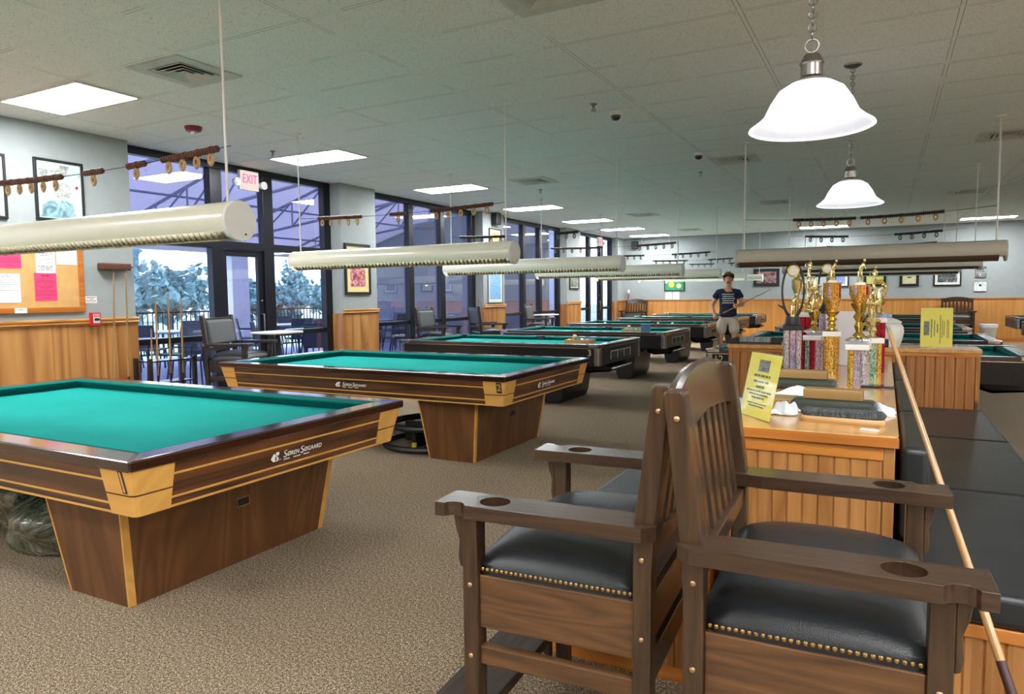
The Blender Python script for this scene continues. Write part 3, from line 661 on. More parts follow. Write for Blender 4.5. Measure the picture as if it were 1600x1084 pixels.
    if number == '1':
        pm = MB(); pm.box(-0.013, 0.013, -0.003, 0, -0.048, 0.048); n_ = pm.build('number_mark', M['ink'], t, loc=(hl - 0.075, -hw + i - 0.004, z + 0.006), rot=(R(12), 0, 0))
        MB().box(-0.004, 0.004, -0.005, -0.003, -0.042, 0.042).build('number_inlay', M['maple'], n_)
    else:
        pm = MB(); pm.box(-0.022, 0.022, -0.003, 0, -0.042, 0.042); n_ = pm.build('number_mark', M['ink'], t, loc=(hl - 0.065, -hw + i - 0.004, z + 0.006), rot=(R(12), 0, 0))
        text('table_number', '2', 0.075, M['maple'], n_, (0, -0.004, 0), (R(90), 0, 0))
    for k in logos:
        z, i = pt(0.52)
        if k == 'right': logo(t, (hl - i + 0.003, -0.11 if number == '1' else -0.20, z), R(90), 0.6)
        else: logo(t, (-0.10, -hw + i - 0.003, z), 0.0, 0.6)
    return t
carom(-4.0, 2.445, 'brown billiard table nearest the camera, number 1 on its maple corner', '1', ['right'])
carom(-4.0, 5.375, 'second brown billiard table, number 2 on its maple corner, past the nearest one', '2', ['right', 'front'])

def pool_table(x, y, label, number=None, number_side=1, far=False, tray=True, grp='black pool tables with pockets'):
    hl, hw = 1.41, 0.76; zt = 0.765
    t = thing('pool_table', label, 'pool table', (x, y, 0), 0, grp)
    rw = 0.115; ring_rails(t, hl, hw, rw, 0.725, zt, (M['rail_black'], M['rail_black']), 'rail')
    il, iw, cu = hl - rw, hw - rw, 0.05
    MB().box(-il, il, -iw, iw, 0.66, 0.712).build('playing_cloth', M['felt'], t)
    prof = ((0, 0.712), (0, zt - 0.002), (0.1, zt - 0.002), (1, zt - 0.012), (1, zt - 0.02), (0.2, 0.712))
    def cush(p0, p1, nx, ny, cut0, cut1):
        d = Vector(p1) - Vector(p0); d.normalize(); r0 = []; r1 = []
        for e, z in prof:
            r0.append((p0[0] + d.x * cut0 * e + nx * cu * e, p0[1] + d.y * cut0 * e + ny * cu * e, z)); r1.append((p1[0] - d.x * cut1 * e + nx * cu * e, p1[1] - d.y * cut1 * e + ny * cu * e, z))
        MB().sweep([r0, r1]).build('cushion', M['cushion'], t)
    for s in (-1, 1):
        cush((-il + 0.06, s * iw), (-0.06, s * iw), 0, -s, 0.05, 0.02); cush((0.06, s * iw), (il - 0.06, s * iw), 0, -s, 0.02, 0.05); cush((s * il, -iw + 0.06), (s * il, iw - 0.06), -s, 0, 0.05, 0.05)
    for px in (-1, 0, 1):
        for py in (-1, 1):
            if px: c = (px * (il + 0.01), py * (iw + 0.01)); rr = 0.062
            else: c = (0, py * (iw + 0.03)); rr = 0.058
            MB().lathe([(rr, zt + 0.002), (rr + 0.012, zt + 0.003), (rr + 0.012, 0.60), (rr * 0.5, 0.57), (0, 0.57)], (c[0], c[1], 0), 16, caps=False).build('pocket', M['black'], t, True)
            MB().lathe([(0, zt + 0.001), (rr, zt + 0.001), (rr, 0.70), (0, 0.70)], (c[0], c[1], 0), 16, caps=False).build('pocket_mouth', M['ink'], t, True)
    # body
    for s in (-1, 1):
        MB().prism([(s * (hw - 0.012), 0.728), (s * (hw - 0.022), 0.52), (s * (hw - 0.06), 0.52), (s * (hw - 0.06), 0.728)], 'x', -hl + 0.012, hl - 0.012).build('apron_panel', M['black_lam'], t)
        MB().prism([(s * (hw - 0.004), 0.735), (s * (hw - 0.004), 0.718), (s * (hw - 0.03), 0.718), (s * (hw - 0.03), 0.735)], 'x', -hl + 0.01, hl - 0.01).build('rail_trim', M['chrome'], t)
    for s in (-1, 1):
        m = MB(); X = lambda a: s * (hl - a); m.box(min(X(0.012), X(0.06)), max(X(0.012), X(0.06)), -hw + 0.06, hw - 0.06, 0.52, 0.728); ap = m.build('apron_panel', M['black_lam'], t)
        if s > 0:
            m = MB()
            for q in range(3): m.box(X(0.0125), X(0.0095), -0.36 + q * 0.24 + 0.01, -0.12 + q * 0.24 - 0.01, 0.585, 0.655)
            m.build('ball_slot', M['ink'], ap)
            m = MB()
            for q in range(4): m.box(X(0.0115), X(0.007), -0.365 + q * 0.24, -0.355 + q * 0.24, 0.57, 0.67)
            m.box(X(0.0115), X(0.007), -0.365, 0.365, 0.66, 0.668); m.build('slot_trim', M['silver_rough'], ap)
        MB().box(min(X(0.002), X(0.03)), max(X(0.002), X(0.03)), -hw + 0.012, hw - 0.012, 0.718, 0.735).build('rail_trim', M['chrome'], t)
    for sx in (-1, 1):
        for sy in (-1, 1):
            c = 0.07; q = [(sx * hl, sy * (hw - c)), (sx * hl, sy * (hw - 0.03)), (sx * (hl - 0.012), sy * (hw - 0.008)), (sx * (hl - 0.03), sy * hw), (sx * (hl - c), sy * hw), (sx * (hl - c), sy * (hw - c))]
            MB().prism(q, 'z', 0.52, 0.722).build('corner_trim', M['chrome'], t, bev=0.004)
            MB().prism([(sx * (hl + 0.003), sy * (hw - 0.14)), (sx * (hl + 0.003), sy * (hw - 0.02)), (sx * (hl - 0.02), sy * (hw + 0.003)), (sx * (hl - 0.14), sy * (hw + 0.003)), (sx * (hl - 0.14), sy * (hw - 0.035)), (sx * (hl - 0.035), sy * (hw - 0.14))], 'z', zt - 0.03, zt + 0.004).build('corner_casting', M['chrome'], t, bev=0.004)
    for sx in (-1, 1):
        cx = sx * 0.66; m = MB()
        m.prism([(cx - 0.10, 0.0), (cx + 0.10, 0.0), (cx + 0.14, 0.10), (cx + 0.19, 0.53), (cx - 0.19, 0.53), (cx - 0.14, 0.10)], 'y', -0.435, 0.435)
        m.build('leg', M['black_lam'], t, bev=0.012)
    MB().box(-0.95, 0.95, -0.42, 0.42, 0.44, 0.54).build('underframe', M['black'], t)
    if tray:
        m = MB(); x0 = hl - 0.40; x1 = hl + 0.0
        m.prism([(x0, 0.52), (x0, 0.43), (x0 + 0.1, 0.395), (x1 - 0.02, 0.42), (x1, 0.455), (x1 - 0.02, 0.455), (x1 - 0.05, 0.435), (x0 + 0.1, 0.425), (x0 + 0.03, 0.45), (x0 + 0.03, 0.52)], 'y', -0.36, 0.36)
        for yy in (-0.36, 0.345): m.prism([(x0, 0.52), (x0, 0.43), (x0 + 0.1, 0.395), (x1 - 0.02, 0.42), (x1, 0.455), (x1 - 0.12, 0.49), (x0 + 0.12, 0.525)], 'y', yy, yy + 0.015)
        tr = m.build('ball_tray', M['black'], t); MB().tube([(x1, -0.36, 0.458), (x1, 0.36, 0.458)], 0.012, 8).build('tray_lip', M['chrome'], tr, True)
    if number:
        text('table_number', number, 0.10, M['number_yellow'], t, (number_side * (hl - (0.13 if number_side < 0 else 0.13)), -hw + 0.010, 0.665), (R(90), 0, 0), extrude=0.001)
    return t
PX = -4.275
LT = [(8.31, '3', 'with a ball rack on it, right behind the second brown table'), (11.05, None, 'with a wooden ball rack and blue box on its cloth, left row'), (13.85, None, 'behind the one with the blue box, left row, balls scattered on it'), (16.85, None, 'at the back of the left row, just behind the standing player'), (19.7, None, 'last of the left row, before the far wall')]
for y, nn, s in LT: pool_table(PX, y, 'black pool table ' + s, nn)
RT = [(8.12, '12', 'marked 12, right behind the cabinet with the bristle comb'), (10.35, None, 'second behind the cross cabinet, right row'), (13.35, None, 'third of the right row'), (16.3, None, 'fourth of the right row'), (19.0, None, 'last of the right row, before the far wall')]
for y, nn, s in RT: pool_table(-0.22, y, 'black pool table ' + s, nn, -1)
pool_table(3.62, 14.9, 'black pool table with its left end cut by the right edge of the photo')
pool_table(3.85, 18.7, 'black pool table farther back at the right edge of the photo')
# things lying on the left tables
def ball(x, y, z, m, label): 
    o = MB().ball((0, 0, 0.0286), 0.0286, 14).build('pool_ball', m, None, True, loc=(x, y, z)); tag(o, label, 'pool ball', 'pool balls on the left tables'); return o
BM = {c: plain(c + ' ball', srgb(*v), 0.12, var=0.0) for c, v in dict(white=(238, 236, 226), yellow=(230, 190, 50), red=(176, 36, 40), blue=(40, 60, 140), orange=(224, 120, 40), purple=(80, 50, 110), green=(30, 100, 70), black=(24, 24, 26), maroon=(110, 30, 40), cream=(226, 206, 170)).items()}
def ball_rack(x, y, rz, label, box):
    t = thing('ball_rack', label, 'ball rack', (x, y, 0.7125), rz, 'wooden ball racks on the left tables')
    m = MB()
    for a, b, c, d in ((-0.17, 0.17, -0.13, -0.118), (-0.17, 0.17, 0.118, 0.13), (-0.17, -0.158, -0.118, 0.118), (0.158, 0.17, -0.118, 0.118)): m.box(a, b, c, d, 0, 0.055)
    m.build('rack_frame', M['pale_wood'], t); MB().box(-0.158, 0.158, -0.118, 0.118, 0.0, 0.008).build('rack_floor', M['block_wood'], t)
    cols = list(BM)[1:]; c, s = math.cos(rz), math.sin(rz); k = 0
    for i in range(5):
        for j in range(3):
            lx, ly = -0.122 + 0.061 * i, -0.075 + 0.075 * j
            ball(x + c * lx - s * ly, y + s * lx + c * ly, 0.721, BM[cols[k % len(cols)]], cols[k % len(cols)] + ' ball in the rack ' + box + ', %s column, %s row' % (('first', 'second', 'third', 'fourth', 'fifth')[i], ('front', 'middle', 'back')[j])); k += 1
    return t
ball_rack(-3.46, 8.40, R(4), 'wooden ball rack full of balls on the table behind the second brown table', 'on the nearest black table')
ball(-3.53, 8.40, 0.776, BM['cream'], 'cream ball sitting on top of the balls in the rack on the nearest black table')
ball_rack(-3.62, 11.1, R(2), 'wooden ball rack beside the blue box on the second black table of the left row', 'on the second black table')
ball(-3.70, 11.1, 0.776, BM['cream'], 'cream ball sitting on top of the rack beside the blue box')
o = MB().box(-0.075, 0.075, -0.05, 0.05, 0, 0.15).build('chalk_box', plain('slate blue carton', srgb(84, 116, 150), 0.5), None, bev=0.006, loc=(-3.36, 10.92, 0.7125), rot=(0, 0, R(10))); tag(o, 'slate blue box standing next to the ball rack on the second black table', 'box')
for x, y, c, s in [(-5.1, 13.75, 'white', 'white ball at the left of the third black table'), (-4.15, 14.15, 'black', 'black ball near the middle pocket of the third black table'), (-4.02, 13.9, 'cream', 'cream ball beside the black one on the third black table'), (-3.72, 13.85, 'white', 'white ball right of the cream one on the third black table'), (-3.25, 13.75, 'blue', 'blue ball on the right half of the third black table'), (-3.08, 13.75, 'yellow', 'yellow ball at the right end of the third black table'),
                   (-4.6, 16.9, 'black', 'black ball left of middle on the fourth black table'), (-3.3, 16.8, 'white', 'white ball on the fourth black table by the player'), (-3.16, 16.7, 'red', 'red ball on the fourth black table by the player'), (-3.5, 16.95, 'blue', 'blue ball on the fourth black table left of the white one')]:
    ball(x, y, 0.7125, BM[c], s)
# storage under the brown tables
def lump(name, c, sz, seed, mat, label, cat):
    rnd = random.Random(seed); bm = bmesh.new(); bmesh.ops.create_icosphere(bm, subdivisions=4, radius=1.0)
    ph = [(rnd.uniform(2, 7), Vector((rnd.uniform(-1, 1), rnd.uniform(-1, 1), rnd.uniform(-1, 1))).normalized(), rnd.uniform(0, 6)) for _ in range(14)]
    for v in bm.verts:
        p = v.co.copy(); k = 1 + sum(0.035 * math.sin(f * p.dot(d) * 1.6 + o) for f, d, o in ph)
        v.co = Vector((p.x * sz[0] * k, p.y * sz[1] * k, max(p.z * k, -0.55) * sz[2] / 1.0)); v.co.z += 0.55 * sz[2]
    b = MB(); b.bm.free(); b.bm = bm; o = b.build(name, mat, None, True, loc=c); tag(o, label, cat); return o
lump('plastic_bag', (-3.98, 2.45, 0.0), (0.56, 0.50, 0.29), 3, M['bag'], 'clear plastic storage bag stuffed under the nearest brown table', 'bag')
t = thing('stored_base', 'black round hoop base with a yellow plug under the second brown table', 'stored equipment', (-3.62, 5.25, 0))
MB().ring((0, 0, 0.03), 0.42, 0.028, 'z', 40, 8).build('floor_hoop', M['black'], t, True); MB().ring((0, 0, 0.20), 0.36, 0.03, 'z', 40, 8).build('upper_hoop', M['black'], t, True)
MB().box(-0.28, 0.28, -0.02, 0.02, 0.02, 0.2).box(-0.02, 0.02, -0.28, 0.28, 0.02, 0.2).build('hoop_brace', M['black'], t); MB().lathe([(0, 0.0), (0.022, 0), (0.022, 0.05), (0, 0.05)], (0.05, -0.34, 0.03), 12, caps=False).build('yellow_plug', M['rubber_yellow'], t, True)

# ------------------------------------------------------------------ spectator chairs
M['oak_dull'] = wood('worn dark footrest', srgb(66, 50, 40), srgb(34, 26, 20), 'y', 2.0, 0.7, contrast=1.2)
def king_chair(name, label, loc, rz, group, padded=False, grade='oak'):
    W = 0.328; t = thing(name, label, 'chair', loc, rz, group)
    w1, w2, w3 = (M['oak'], M['oak_x'], M['oak_panel']) if not padded else (M['black_wood'], M['black_wood'], M['black_wood'])
    za = 0.82
    for s in (-1, 1):
        # front leg with a scrolled bracket, rear leg that leans back above the seat
        y0, y1 = s * W - 0.026, s * W + 0.026
        MB().box(0.187, 0.23, y0, y1, 0, za - 0.036).build('leg', w1, t, bev=0.004)
        MB().prism([(0.23, za - 0.036), (0.258, za - 0.036), (0.252, za - 0.075), (0.242, za - 0.105), (0.245, za - 0.15), (0.241, za - 0.175), (0.23, za - 0.18)], 'y', s * W - 0.02, s * W + 0.02).build('arm_bracket', w1, t, bev=0.003)
        MB().prism([(-0.266, 0), (-0.224, 0), (-0.224, 0.70), (-0.226, za), (-0.268, 1.135), (-0.273, 1.143), (-0.307, 1.143), (-0.312, 1.135), (-0.276, za), (-0.268, 0.70)], 'y', y0 - (0.004 if s < 0 else 0) , y1 + (0.004 if s > 0 else 0)).build('rear_post', w1, t, bev=0.004)
        # arm: cup hole near the front, cue notch in the outer front corner
        a0, a1, b0, b1 = -0.28, 0.29, s * W - 0.058, s * W + 0.058
        o_ = s * 1
        out = s * W + s * 0.058; inn = s * W - s * 0.058
        pts = [(a0 + 0.03, out), (a1 - 0.085, out), (a1 - 0.078, out - s * 0.012), (a1 - 0.066, out - s * 0.02), (a1 - 0.046, out - s * 0.02), (a1 - 0.034, out - s * 0.012), (a1 - 0.028, out), (a1, out), (a1, inn), (a0 + 0.10, inn + s * 0.006), (a0, inn + s * 0.02), (a0, out - s * 0.025)]
        if padded: MB().prism(pts, 'z', za - 0.034, za).build('arm', w2, t, bev=0.004)
        else:
            am = MB().prism(pts, 'z', za - 0.036, za).build('arm', w2, t)
            hole = MB().lathe([(0, za - 0.03), (0.040, za - 0.03), (0.040, za + 0.02), (0, za + 0.02)], (a1 - 0.145, s * W, 0), 28, caps=False).build('cup_cut', w2, t)
            bo = am.modifiers.new('cup', 'BOOLEAN'); bo.object = hole; bo.operation = 'DIFFERENCE'; bo.solver = 'EXACT'
            C.view_layer.update(); dg = C.evaluated_depsgraph_get(); me = D.meshes.new_from_object(am.evaluated_get(dg)); am.modifiers.clear(); am.data = me
            D.objects.remove(hole)
            b = am.modifiers.new('edge', 'BEVEL'); b.width = 0.005; b.segments = 2; b.limit_method = 'ANGLE'; b.angle_limit = R(35)
        # side panel, stretcher, bolts, nail heads
        MB().box(-0.224, 0.187, s * W - 0.012, s * W + 0.014, 0.485, 0.625).build('side_panel', w3, t, bev=0.003)
        MB().box(-0.224, 0.187, s * W - 0.014, s * W + 0.014, 0.385, 0.435).build('stretcher', w3, t, bev=0.004)
        if not padded:
            for (bx, bz) in ((-0.283, 1.085), (-0.246, 0.735), (-0.246, 0.545), (0.208, 0.60), (0.208, 0.41)): MB().ball((bx, s * (W + (0.031 if bx < 0 else 0.027)), bz), 0.0065, 10, (1, 0.6, 1)).build('bolt', M['bolt'], t, True)
            m = MB()
            for k in range(30): m.ball((-0.214 + 0.392 * k / 29, s * (W - 0.010 + 0.022), 0.642), 0.0052, 8, (1, 0.7, 1))
            m.build('nail_heads', M['brass'], t, True)
    # seat frame, footrest
    MB().box(0.18, 0.225, -W + 0.026, W - 0.026, 0.485, 0.61).build('front_rail', w1, t, bev=0.003); MB().box(-0.245, -0.205, -W + 0.026, W - 0.026, 0.485, 0.60).build('rear_rail', w1, t, bev=0.003)
    MB().box(-0.24, -0.21, -W + 0.026, W - 0.026, 0.36, 0.44).build('rear_stretcher', w1, t, bev=0.003)
    MB().hexa([(0.17, -W + 0.03, 0.235), (0.36, -W + 0.03, 0.205), (0.36, W - 0.03, 0.205), (0.17, W - 0.03, 0.235), (0.17, -W + 0.03, 0.265), (0.36, -W + 0.03, 0.235), (0.36, W - 0.03, 0.235), (0.17, W - 0.03, 0.265)]).build('footrest', M['oak_dull'], t, bev=0.004)
    for s in (-1, 1): MB().prism([(0.23, 0.10), (0.345, 0.205), (0.30, 0.21), (0.23, 0.15)], 'y', s * 0.26 - 0.015, s * 0.26 + 0.015).build('footrest_bracket', w1, t)
    # domed seat cushion
    bm = bmesh.new(); nx, ny = 14, 18; X0, X1, Y = -0.24, 0.215, W + 0.004; g = []
    for i in range(nx + 1):
        row = []
        for j in range(ny + 1):
            u, v = i / nx * 2 - 1, j / ny * 2 - 1; dome = (1 - abs(u) ** 3.2) * (1 - abs(v) ** 3.2)
            yy = v * Y
            if abs(v) > 0.93 and False: pass
            lim = W - 0.03 if (i == 0 or i == nx) else Y
            row.append(bm.verts.new(((X0 + X1) / 2 + u * (X1 - X0) / 2, max(-lim, min(lim, yy)), 0.652 + 0.075 * dome ** 0.6)))
        g.append(row)
    for i in range(nx):
        for j in range(ny): bm.faces.new([g[i][j], g[i + 1][j], g[i + 1][j + 1], g[i][j + 1]])
    rim = [g[i][0] for i in range(nx + 1)] + [g[nx][j] for j in range(1, ny + 1)] + [g[i][ny] for i in range(nx - 1, -1, -1)] + [g[0][j] for j in range(ny - 1, 0, -1)]
    low = [bm.verts.new((v.co.x, v.co.y, 0.625)) for v in rim]
    for k in range(len(rim)): bm.faces.new([rim[k], rim[(k + 1) % len(rim)], low[(k + 1) % len(rim)], low[k]])
    bm.faces.new(low)
    b = MB(); b.bm.free(); b.bm = bm; b.build('seat_cushion', M['vinyl'], t, True, sharp=50)
    # back: arched crest over slats, or a pad
    def bx(z): return -0.2285 - 0.042 * max(0, (z - 0.82) / 0.315) - 0.003
    n = 14; rng = []
    for k in range(n + 1):
        y = -W + 0.026 + (2 * W - 0.052) * k / n; u = (y / (W - 0.026)); top = 1.135 + 0.04 * (1 - u * u); bot = 1.03 + 0.022 * (1 - u * u)
        xb = -0.008 * (1 - u * u)
        rng.append([(bx(bot) + xb - 0.012, y, bot), (bx(top) + xb - 0.016, y, top - 0.006), (bx(top) + xb - 0.028, y, top), (bx(top) + xb - 0.042, y, top - 0.006), (bx(bot) + xb - 0.042, y, bot)])
    if not padded: MB().sweep(rng).build('crest_rail', M['oak_y'], t, True, sharp=30)
    MB().box(bx(0.74) - 0.035, bx(0.74), -W + 0.026, W - 0.026, 0.725, 0.775).build('lower_back_rail', w1, t, bev=0.003)
    if not padded:
        for k in range(7):
            y = -0.252 + 0.084 * k; u = y / W; zt = 1.04 + 0.018 * (1 - u * u)
            MB().hexa([(bx(0.76) - 0.028, y - 0.02, 0.76), (bx(0.76) - 0.012, y - 0.02, 0.76), (bx(0.76) - 0.012, y + 0.02, 0.76), (bx(0.76) - 0.028, y + 0.02, 0.76), (bx(zt) - 0.036, y - 0.02, zt), (bx(zt) - 0.02, y - 0.02, zt), (bx(zt) - 0.02, y + 0.02, zt), (bx(zt) - 0.036, y + 0.02, zt)]).build('back_slat', w1, t, bev=0.002)
    else:
        MB().hexa([(bx(0.80) - 0.03, -W + 0.03, 0.80), (bx(0.80) + 0.03, -W + 0.03, 0.80), (bx(0.80) + 0.03, W - 0.03, 0.80), (bx(0.80) - 0.03, W - 0.03, 0.80), (bx(1.09) - 0.035, -W + 0.03, 1.09), (bx(1.09) + 0.02, -W + 0.03, 1.09), (bx(1.09) + 0.02, W - 0.03, 1.09), (bx(1.09) - 0.035, W - 0.03, 1.09)]).build('back_pad', M['vinyl_grey'], t, bev=0.025, seg=3)
        MB().box(bx(1.10) - 0.035, bx(1.10) - 0.005, -W + 0.026, W - 0.026, 1.085, 1.115).build('crest_rail', w1, t, bev=0.004)
    return t
M['oak_y'] = wood('dark oak crest', srgb(74, 51, 36), srgb(32, 21, 15), 'y', 2.4, 0.25, contrast=1.5, ringw=0.2, bump=0.1, coat=0.5)
M['black_wood'] = wood('black stained wood', srgb(48, 42, 42), srgb(26, 23, 25), 'z', 1.4, 0.35, coat=0.2)
M['vinyl_grey'] = plain('charcoal vinyl', srgb(74, 78, 80), 0.4)
king_chair('spectator_chair', 'dark oak spectator chair facing the tables, left one of the two back to back', (-0.745, 1.88, 0), R(183), 'dark oak spectator chairs')
king_chair('spectator_chair', 'dark oak spectator chair facing the bench, right one of the two back to back', (-0.111, 1.825, 0), R(2), 'dark oak spectator chairs')
king_chair('spectator_chair', 'oak spectator chair against the far wall in its left corner', (-6.95, 21.3, 0), R(-90), 'dark oak spectator chairs')
king_chair('spectator_chair', 'dark oak spectator chair against the far wall behind the yellow upright sign', (1.67, 21.35, 0), R(-90), 'dark oak spectator chairs')
G = 'black spectator chairs along the windows'
king_chair('spectator_chair', 'black padded spectator chair by the glass door, behind the second brown table', (-6.86, 5.95, 0), R(22), G, True)
king_chair('spectator_chair', 'black padded spectator chair facing out beside the first picture pier', (-6.88, 10.28, 0), R(10), G, True)
king_chair('spectator_chair', 'black padded spectator chair seen from its side, with a cue behind it', (-6.75, 11.75, 0), R(48), G, True)
king_chair('spectator_chair', 'black padded spectator chair farther back, past the pier with the blue poster', (-6.88, 14.35, 0), R(12), G, True)
def side_table(x, y, label, h=0.86):
    t = thing('drink_table', label, 'table', (x, y, 0), 0, 'small drink tables along the windows')
    MB().box(-0.22, 0.22, -0.26, 0.26, h - 0.03, h).build('table_top', M['white'], t, bev=0.012); MB().lathe([(0, 0), (0.2, 0), (0.2, 0.02), (0.04, 0.05), (0.035, h - 0.03), (0, h - 0.03)], n=20, caps=False).build('pedestal', M['black'], t, True)
side_table(-7.12, 6.78, 'white topped drink table beside the black chair at the glass door', 0.90); side_table(-7.12, 11.05, 'white topped drink table between the two black chairs', 0.60); side_table(-7.12, 15.2, 'white topped drink table beside the farthest black chair', 0.88)

# ------------------------------------------------------------------ counter, benches and cross cabinet
def beadboard(m, u0, u1, z0, z1, at, axis, sgn, pitch=0.049, depth=0.006, th=0.014):
    # vertical V-grooves: a zig-zag outline pushed upward; axis 'x' runs along x at y=at, 'y' runs along y at x=at; sgn = outward direction
    pts = []; n = max(1, round((u1 - u0) / pitch)); p = (u1 - u0) / n
    for k in range(n): pts += [(u0 + k * p, at - sgn * depth), (u0 + k * p + 0.005, at), (u0 + (k + 1) * p - 0.005, at)]
    pts += [(u1, at - sgn * depth), (u1, at - sgn * th), (u0, at - sgn * th)]
    m.prism(pts if axis == 'x' else [(b, a) for a, b in pts], 'z', z0, z1)
CX0, CX1, CY0, CY1, CZ = -0.53, 0.045, 2.66, 5.92, 0.86
t = thing('counter', 'long honey wood counter with beadboard front between the two benches', 'counter', (0, 0, 0))
MB().box(CX0 + 0.015, CX1 - 0.015, CY0 + 0.016, CY1, 0, 0.81).build('cabinet_body', M['honey'], t)
m = MB(); beadboard(m, CX0 + 0.03, CX1 - 0.035, 0.10, 0.775, CY0 + 0.004, 'x', -1); m.build('front_panel', M['bead'], t)
MB().box(CX1 - 0.035, CX1, CY0, CY0 + 0.03, 0, 0.82).build('corner_stile', M['honey_z'] if 'honey_z' in M else M['bead'], t, bev=0.003); MB().box(CX0, CX0 + 0.03, CY0, CY0 + 0.03, 0, 0.82).build('corner_stile', M['bead'], t, bev=0.003)
MB().box(CX0 + 0.03, CX1 - 0.035, CY0 - 0.002, CY0 + 0.03, 0.775, 0.82).build('top_rail', M['honey'], t, bev=0.002); MB().box(CX0 + 0.03, CX1 - 0.035, CY0 - 0.002, CY0 + 0.03, 0.0, 0.10).build('plinth', M['honey'], t)
MB().box(CX0 - 0.008, CX1 + 0.008, CY0 - 0.012, CY1, 0.822, CZ).build('counter_top', M['counter'], t, bev=0.006)
MB().box(CX0 - 0.010, CX1 + 0.010, CY0 - 0.018, CY0 - 0.012, 0.824, CZ - 0.002).build('top_edging', M['honey'], t)
MB().box(CX1 - 0.05, CX1 + 0.009, CY0 + 0.0, CY1, CZ, CZ + 0.003).build('edge_strip', M['bead_strip'] if 'bead_strip' in M else M['counter'], t)
BY0 = 2.32
def bench(x0, x1, label, back_x0, back_x1):
    t = thing('bench', label, 'bench', (0, 0, 0), 0, 'black vinyl benches along the counter'); bx0, bx1 = min(x0, x1), max(x0, x1); q0, q1 = min(back_x0, back_x1), max(back_x0, back_x1)
    m = MB(); m.box(bx0 + 0.02, bx1 - 0.02, BY0 + 0.02, CY1, 0, 0.36); m.build('bench_base', M['honey'], t)
    m = MB(); beadboard(m, bx0 + 0.01, bx1 - 0.01, 0.06, 0.36, BY0 + 0.006, 'x', -1, 0.052); m.build('end_panel', M['bead'], t)
    s = 1 if x1 > x0 else -1
    m = MB(); beadboard(m, BY0 + 0.01, CY1, 0.06, 0.36, x1 - s * 0.006, 'y', s, 0.06); m.build('side_panel', M['bead_y'], t)
    MB().box(bx0, bx1, BY0, CY1, 0.36, 0.40).build('seat_rail', M['honey'], t, bev=0.004)
    ys = [BY0 - 0.01, 3.50, 4.72, CY1 - 0.005]
    for a, b in zip(ys, ys[1:]):
        MB().box(bx0 + 0.002, bx1 + 0.004, a + 0.003, b - 0.003, 0.402, 0.50).build('seat_cushion', M['vinyl'], t, True, bev=0.022, seg=4)
        MB().box(q0, q1, max(a, 2.67) + 0.003, b - 0.003, 0.505, 0.825).build('back_cushion', M['vinyl'], t, True, bev=0.022, seg=4)
M['bead_y'] = wood('honey beadboard side', srgb(208, 142, 70), srgb(150, 90, 36), 'z', 1.0, 0.3, 0.06, 'y', True, coat=0.3)
bench(0.062, 0.64, 'black vinyl bench right of the counter, the one the cue leans on', 0.062, 0.148)
bench(-0.548, -1.10, 'black vinyl bench left of the counter, behind the left spectator chair', -0.548, -0.634)
KX0, KX1, KY0, KY1, KZ = -1.13, 0.615, 5.955, 6.30, 0.925
t = thing('cross_cabinet', 'grooved wood cabinet closing the far end of counter and benches', 'cabinet', (0, 0, 0))
MB().box(KX0 + 0.015, KX1 - 0.015, KY0 + 0.018, KY1 - 0.01, 0, 0.88).build('cabinet_body', M['honey'], t)
m = MB(); beadboard(m, KX0 + 0.028, KX1 - 0.028, 0.0, 0.865, KY0 + 0.004, 'x', -1, 0.062, 0.007, 0.022); m.build('front_panel', M['bead_cabinet'], t)
for a, b in ((KX0, KX0 + 0.028), (KX1 - 0.028, KX1)): MB().box(a, b, KY0, KY1, 0, 0.865).build('corner_stile', M['bead'], t, bev=0.003)
MB().box(KX0, KX1, KY0 - 0.002, KY1, 0.865, 0.893).build('top_rail', M['honey'], t, bev=0.003)
MB().box(KX0 - 0.008, KX1 + 0.008, KY0 - 0.010, KY1, 0.893, KZ).build('cabinet_top', M['counter'], t, bev=0.005)

# ------------------------------------------------------------------ cues
def cue(p0, p1, label, group=None, L=1.47, wrap=True):
    p0, p1 = Vector(p0), Vector(p1); d = p1 - p0; Ln = d.length; t = thing('pool_cue', label, 'pool cue', p0, 0, group); t.rotation_euler = d.to_track_quat('Z', 'Y').to_euler()
    r = lambda f: 0.0148 - 0.0083 * f
    MB().lathe([(0, 0), (r(0), 0.0), (r(0), Ln * 0.02), (r(.02), Ln * 0.02)] + [(0, Ln * 0.02)], n=14, caps=False).build('butt_cap', M['black'], t, True)
    MB().lathe([(0, Ln * 0.02), (r(.02), Ln * 0.02), (r(.30), Ln * 0.30), (0, Ln * 0.30)], n=14, caps=False).build('butt', M['cue_wrap'], t, True)
    MB().lathe([(0, Ln * 0.30), (r(.30), Ln * 0.30), (r(.985), Ln * 0.985), (0, Ln * 0.985)], n=14, caps=False).build('shaft', M['shaft'], t, True)
    MB().lathe([(0, Ln * 0.985), (r(.985), Ln * 0.985), (r(1), Ln), (0, Ln)], n=14, caps=False).build('ferrule', M['leather_grey'], t, True)
    return t
cue((0.418, 1.98, 0.0), (0.010, 2.665, 1.233), 'long pale cue with dark butt leaning across the near end of the right bench')
